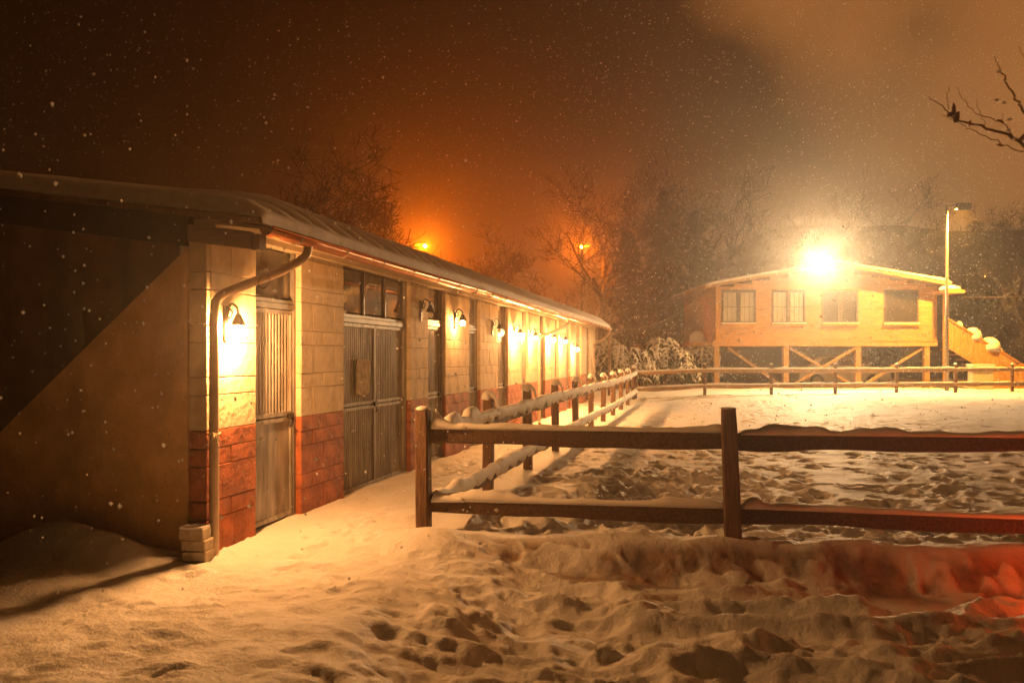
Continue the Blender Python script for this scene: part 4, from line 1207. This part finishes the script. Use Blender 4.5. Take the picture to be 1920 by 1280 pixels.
for (k, px, Z, rz, sc_, lab) in [(0, 1137, 35.5, 0, 1.02, 'snow-laden evergreen shrub right beside the stable end post'),
                                 (1, 1170, 34.5, 1.3, 0.78, 'broad snow-bowed shrub, second one from the stable end'),
                                 (2, 1204, 35.0, 2.2, 0.92, 'snow-bowed shrub above the corner post of the far fence'),
                                 (1, 1240, 36.0, 3.6, 0.96, 'tall snow-bowed shrub in the middle of the row'),
                                 (0, 1278, 36.0, 4.2, 0.82, 'snow-laden shrub second from the cabin stilts'),
                                 (2, 1315, 37.5, 5.0, 1.0, 'snow-laden shrub next to the cabin stilts'),
                                 (0, 1390, 46, 2.0, 1.0, 'dim snowy shrub seen under the cabin behind its first bay'),
                                 (2, 1290, 40, 0.6, 1.05, 'snow-laden shrub half hidden behind the row, near the cabin deck')]:
    p = at(px, 668, Z)
    t = local_empty('snowy_shrub', (p.x, p.y, hz(p.x, p.y) - 0.05), lab, 'shrub', 'shrubs bowed with snow', rz, sc_)
    link('foliage', SH[k][0], t); link('snow_load', SH[k][1], t)

# sapling with snow on its twigs at the edge of the lamplight
p = at(1990, 668, 31)
sap = bare_tree_meshes(21, 5.5, 0.6, 4, 0.02)
t = local_empty('sapling', (p.x, p.y, hz(p.x, p.y)), 'lamplit snowy twigs of a sapling at the right edge', 'tree', None, 0.5, 1.0)
link('trunk', sap[0], t)
c_ = sap[1].copy(); c_.materials.clear(); c_.materials.append(M['bark']); link('crown', c_, t)

# the near tree whose branch reaches into the frame, its trunk standing outside it
nt_base = at(2480, 668, 4.6)
near_tree = empty('beech_tree', (nt_base.x, nt_base.y, -0.3), 'bare twigs with a few withered leaves reaching in at the upper right', 'tree')
tm = MB(); tz = Vector((nt_base.x, nt_base.y, 0))
tm.tube(smooth_path([tz + Vector((0, 0, -0.4)), tz + Vector((0.03, 0, 1.5)), tz + Vector((-0.02, 0.05, 3.4)), tz + Vector((0.1, 0, 6.0))]), [0.15 - 0.006 * i for i in range(19)], 10)
tm.build('trunk', M['bark'], near_tree, True)
bz = 4.2
def bp_(px, py, dz=0): return at(px, py, bz + dz)
bt_ = MB()
def twig(pts, r0, r1):
    P = smooth_path(pts, 5); n = len(P)
    P = [q + Vector((random.gauss(0, 0.004), random.gauss(0, 0.004), random.gauss(0, 0.004))) for q in P]
    bt_.tube(P, [0.48 * (r0 + (r1 - r0) * i / (n - 1)) for i in range(n)], 6)
twig([tz + Vector((0, 0, 2.1)), bp_(2250, 390, 0.3), bp_(2080, 340), bp_(1960, 300), bp_(1900, 258), bp_(1850, 240), bp_(1800, 228), bp_(1772, 205), bp_(1742, 183)], 0.030, 0.0035)
twig([bp_(2040, 325), bp_(1960, 292), bp_(1915, 284), bp_(1870, 266), bp_(1820, 243), bp_(1798, 230), bp_(1765, 215)], 0.009, 0.003)
twig([bp_(1900, 258), bp_(1882, 232), bp_(1840, 217), bp_(1812, 195), bp_(1794, 164)], 0.007, 0.003)
twig([bp_(1846, 240), bp_(1842, 222), bp_(1828, 188)], 0.004, 0.0025)
twig([bp_(1880, 232), bp_(1881, 212)], 0.003, 0.002)
twig([bp_(1778, 204), bp_(1776, 180), bp_(1778, 163)], 0.0045, 0.0025)
twig([tz + Vector((0, 0, 2.5)), bp_(2200, 330, 0.2), bp_(2000, 260), bp_(1925, 213), bp_(1905, 185), bp_(1888, 150), bp_(1874, 128), bp_(1864, 107)], 0.022, 0.003)
twig([bp_(1990, 150), bp_(1940, 120), bp_(1918, 105), bp_(1911, 88)], 0.005, 0.0025)
twig([tz + Vector((0, 0, 2.9)), bp_(2200, 240, 0.2), bp_(2060, 180), bp_(1985, 148)], 0.02, 0.005)
bt_.build('branch', M['twig'], near_tree, True)
for (px, py, s) in ((1788, 205, 0.035), (1793, 220, 0.038), (1783, 214, 0.026), (1876, 227, 0.02), (1917, 258, 0.035), (1818, 231, 0.018), (1876, 272, 0.02)):
    c = bp_(px, py, random.uniform(-0.02, 0.02)); m_ = MB()
    u = Vector((random.gauss(0, 1), random.gauss(0, 0.4), random.gauss(0, 1))).normalized(); v_ = u.orthogonal().normalized()
    w_ = u.cross(v_)
    L_ = [c - u*s, c - u*s*0.4 + v_*s*0.55, c + u*s*0.3 + v_*s*0.6, c + u*s*1.1, c + u*s*0.3 - v_*s*0.6, c - u*s*0.4 - v_*s*0.55]
    m_.add(L_ + [c + w_ * s * 0.2] + [q - w_ * 0.002 for q in L_] + [c + w_ * (s * 0.2 - 0.002)], [(i, (i+1) % 6, 6) for i in range(6)] + [(7 + (i+1) % 6, 7 + i, 13) for i in range(6)])
    m_.build('leaf', M['leaf'], near_tree)
for (px, py) in ((1868, 190), (1882, 195), (1893, 226), (1830, 237), (1902, 262), (1890, 246), (1872, 137), (1884, 153)):
    m_ = MB(); m_.ball(bp_(px, py - 2), 0.010, 7, 5, (1.3, 1, 0.8)); m_.build('snow_dot', M['snow'], near_tree, True)

# ------------------------------------------------------------------ falling snow
NF = 95000
fz = 1.6 + 41 * rng.random(NF) ** 0.66
ft = (rng.random(NF) * 1.6 - 0.8)
fx_ = ft * fz; fh = EYE + fz * (rng.random(NF) * 1.05 - 0.30)
ne = 170                                     # nearer flakes drifting past the corner lantern
fz[:ne] = rng.uniform(2.2, 7.0, ne); fx_[:ne] = fz[:ne] * rng.uniform(-0.66, -0.30, ne); fh[:ne] = rng.uniform(0.4, 3.6, ne)
ok = (fh > 0.25) & (fh < 14)
X_ = fx_ * CA - fz * SA; Y_ = fx_ * SA + fz * CA
ok &= ~((X_ < -3.3) & (Y_ > 5.5) & (fh < 4.5))
ok &= ~((fz > 34.5) & (fh < 6.3))
dA = np.sqrt((X_ + 3.5) ** 2 + (Y_ - 5.2) ** 2 + (fh - 1.8) ** 2)
ok &= ~((fz < 20) & (X_ < -3.3) & (rng.random(NF) < 0.6))
ok &= (fz > 9) | (dA < 2.6)
X_, Y_, Zf = X_[ok], Y_[ok], fh[ok]
nfl = len(X_)
rad = np.clip(np.exp(rng.normal(math.log(0.0056), 0.45, nfl)), 0.002, 0.014)
rad *= 0.75 + np.clip(np.hypot(X_, Y_) / 22, 0, 1.4)
octv = np.array([(1,0,0),(-1,0,0),(0,1,0),(0,-1,0),(0,0,1),(0,0,-1)], float)
octf = np.array([(0,2,4),(2,1,4),(1,3,4),(3,0,4),(2,0,5),(1,2,5),(3,1,5),(0,3,5)])
C3 = np.stack([X_, Y_, Zf], -1)
VV = C3[:, None, :] + octv[None] * rad[:, None, None] * rng.uniform(0.6, 1.3, (nfl, 6, 1))
FF = (octf[None] + (np.arange(nfl) * 6)[:, None, None]).reshape(-1, 3)
fm = bpy.data.meshes.new('falling_snow')
fm.vertices.add(nfl * 6); fm.vertices.foreach_set('co', VV.ravel().astype(np.float32))
fm.loops.add(FF.size); fm.loops.foreach_set('vertex_index', FF.ravel().astype(np.int32))
fm.polygons.add(len(FF)); fm.polygons.foreach_set('loop_start', (np.arange(len(FF)) * 3).astype(np.int32))
fm.update(calc_edges=True)
flake = bpy.data.materials.new('snowflake'); flake.use_nodes = True
_n = flake.node_tree; _n.nodes.clear()
_d = _n.nodes.new('ShaderNodeBsdfDiffuse'); _d.inputs['Color'].default_value = (0.9, 0.9, 0.9, 1)
_t = _n.nodes.new('ShaderNodeBsdfTranslucent'); _t.inputs['Color'].default_value = (0.9, 0.9, 0.9, 1)
_m = _n.nodes.new('ShaderNodeMixShader'); _m.inputs[0].default_value = 0.5
_o = _n.nodes.new('ShaderNodeOutputMaterial')
_n.links.new(_d.outputs[0], _m.inputs[1]); _n.links.new(_t.outputs[0], _m.inputs[2]); _n.links.new(_m.outputs[0], _o.inputs['Surface'])
fm.materials.append(flake)
tag(link('falling_snow', fm), 'snowflakes drifting down through the lamplight', None, None, 'stuff')

# ------------------------------------------------------------------ haze
hz_m = bpy.data.materials.new('haze'); hz_m.use_nodes = True
nt = hz_m.node_tree; nt.nodes.clear()
pv = nt.nodes.new('ShaderNodeVolumePrincipled')
pv.inputs['Color'].default_value = (0.95, 0.93, 0.90, 1)
pv.inputs['Density'].default_value = HAZE_DENSITY
pv.inputs['Anisotropy'].default_value = 0.80
o_ = nt.nodes.new('ShaderNodeOutputMaterial'); nt.links.new(pv.outputs[0], o_.inputs['Volume'])
hb = MB(); hb.box((0, 35, 21), (540, 540, 46))
haze = tag(hb.build('haze', hz_m), 'snowy night haze filling the air', None, None, 'stuff')
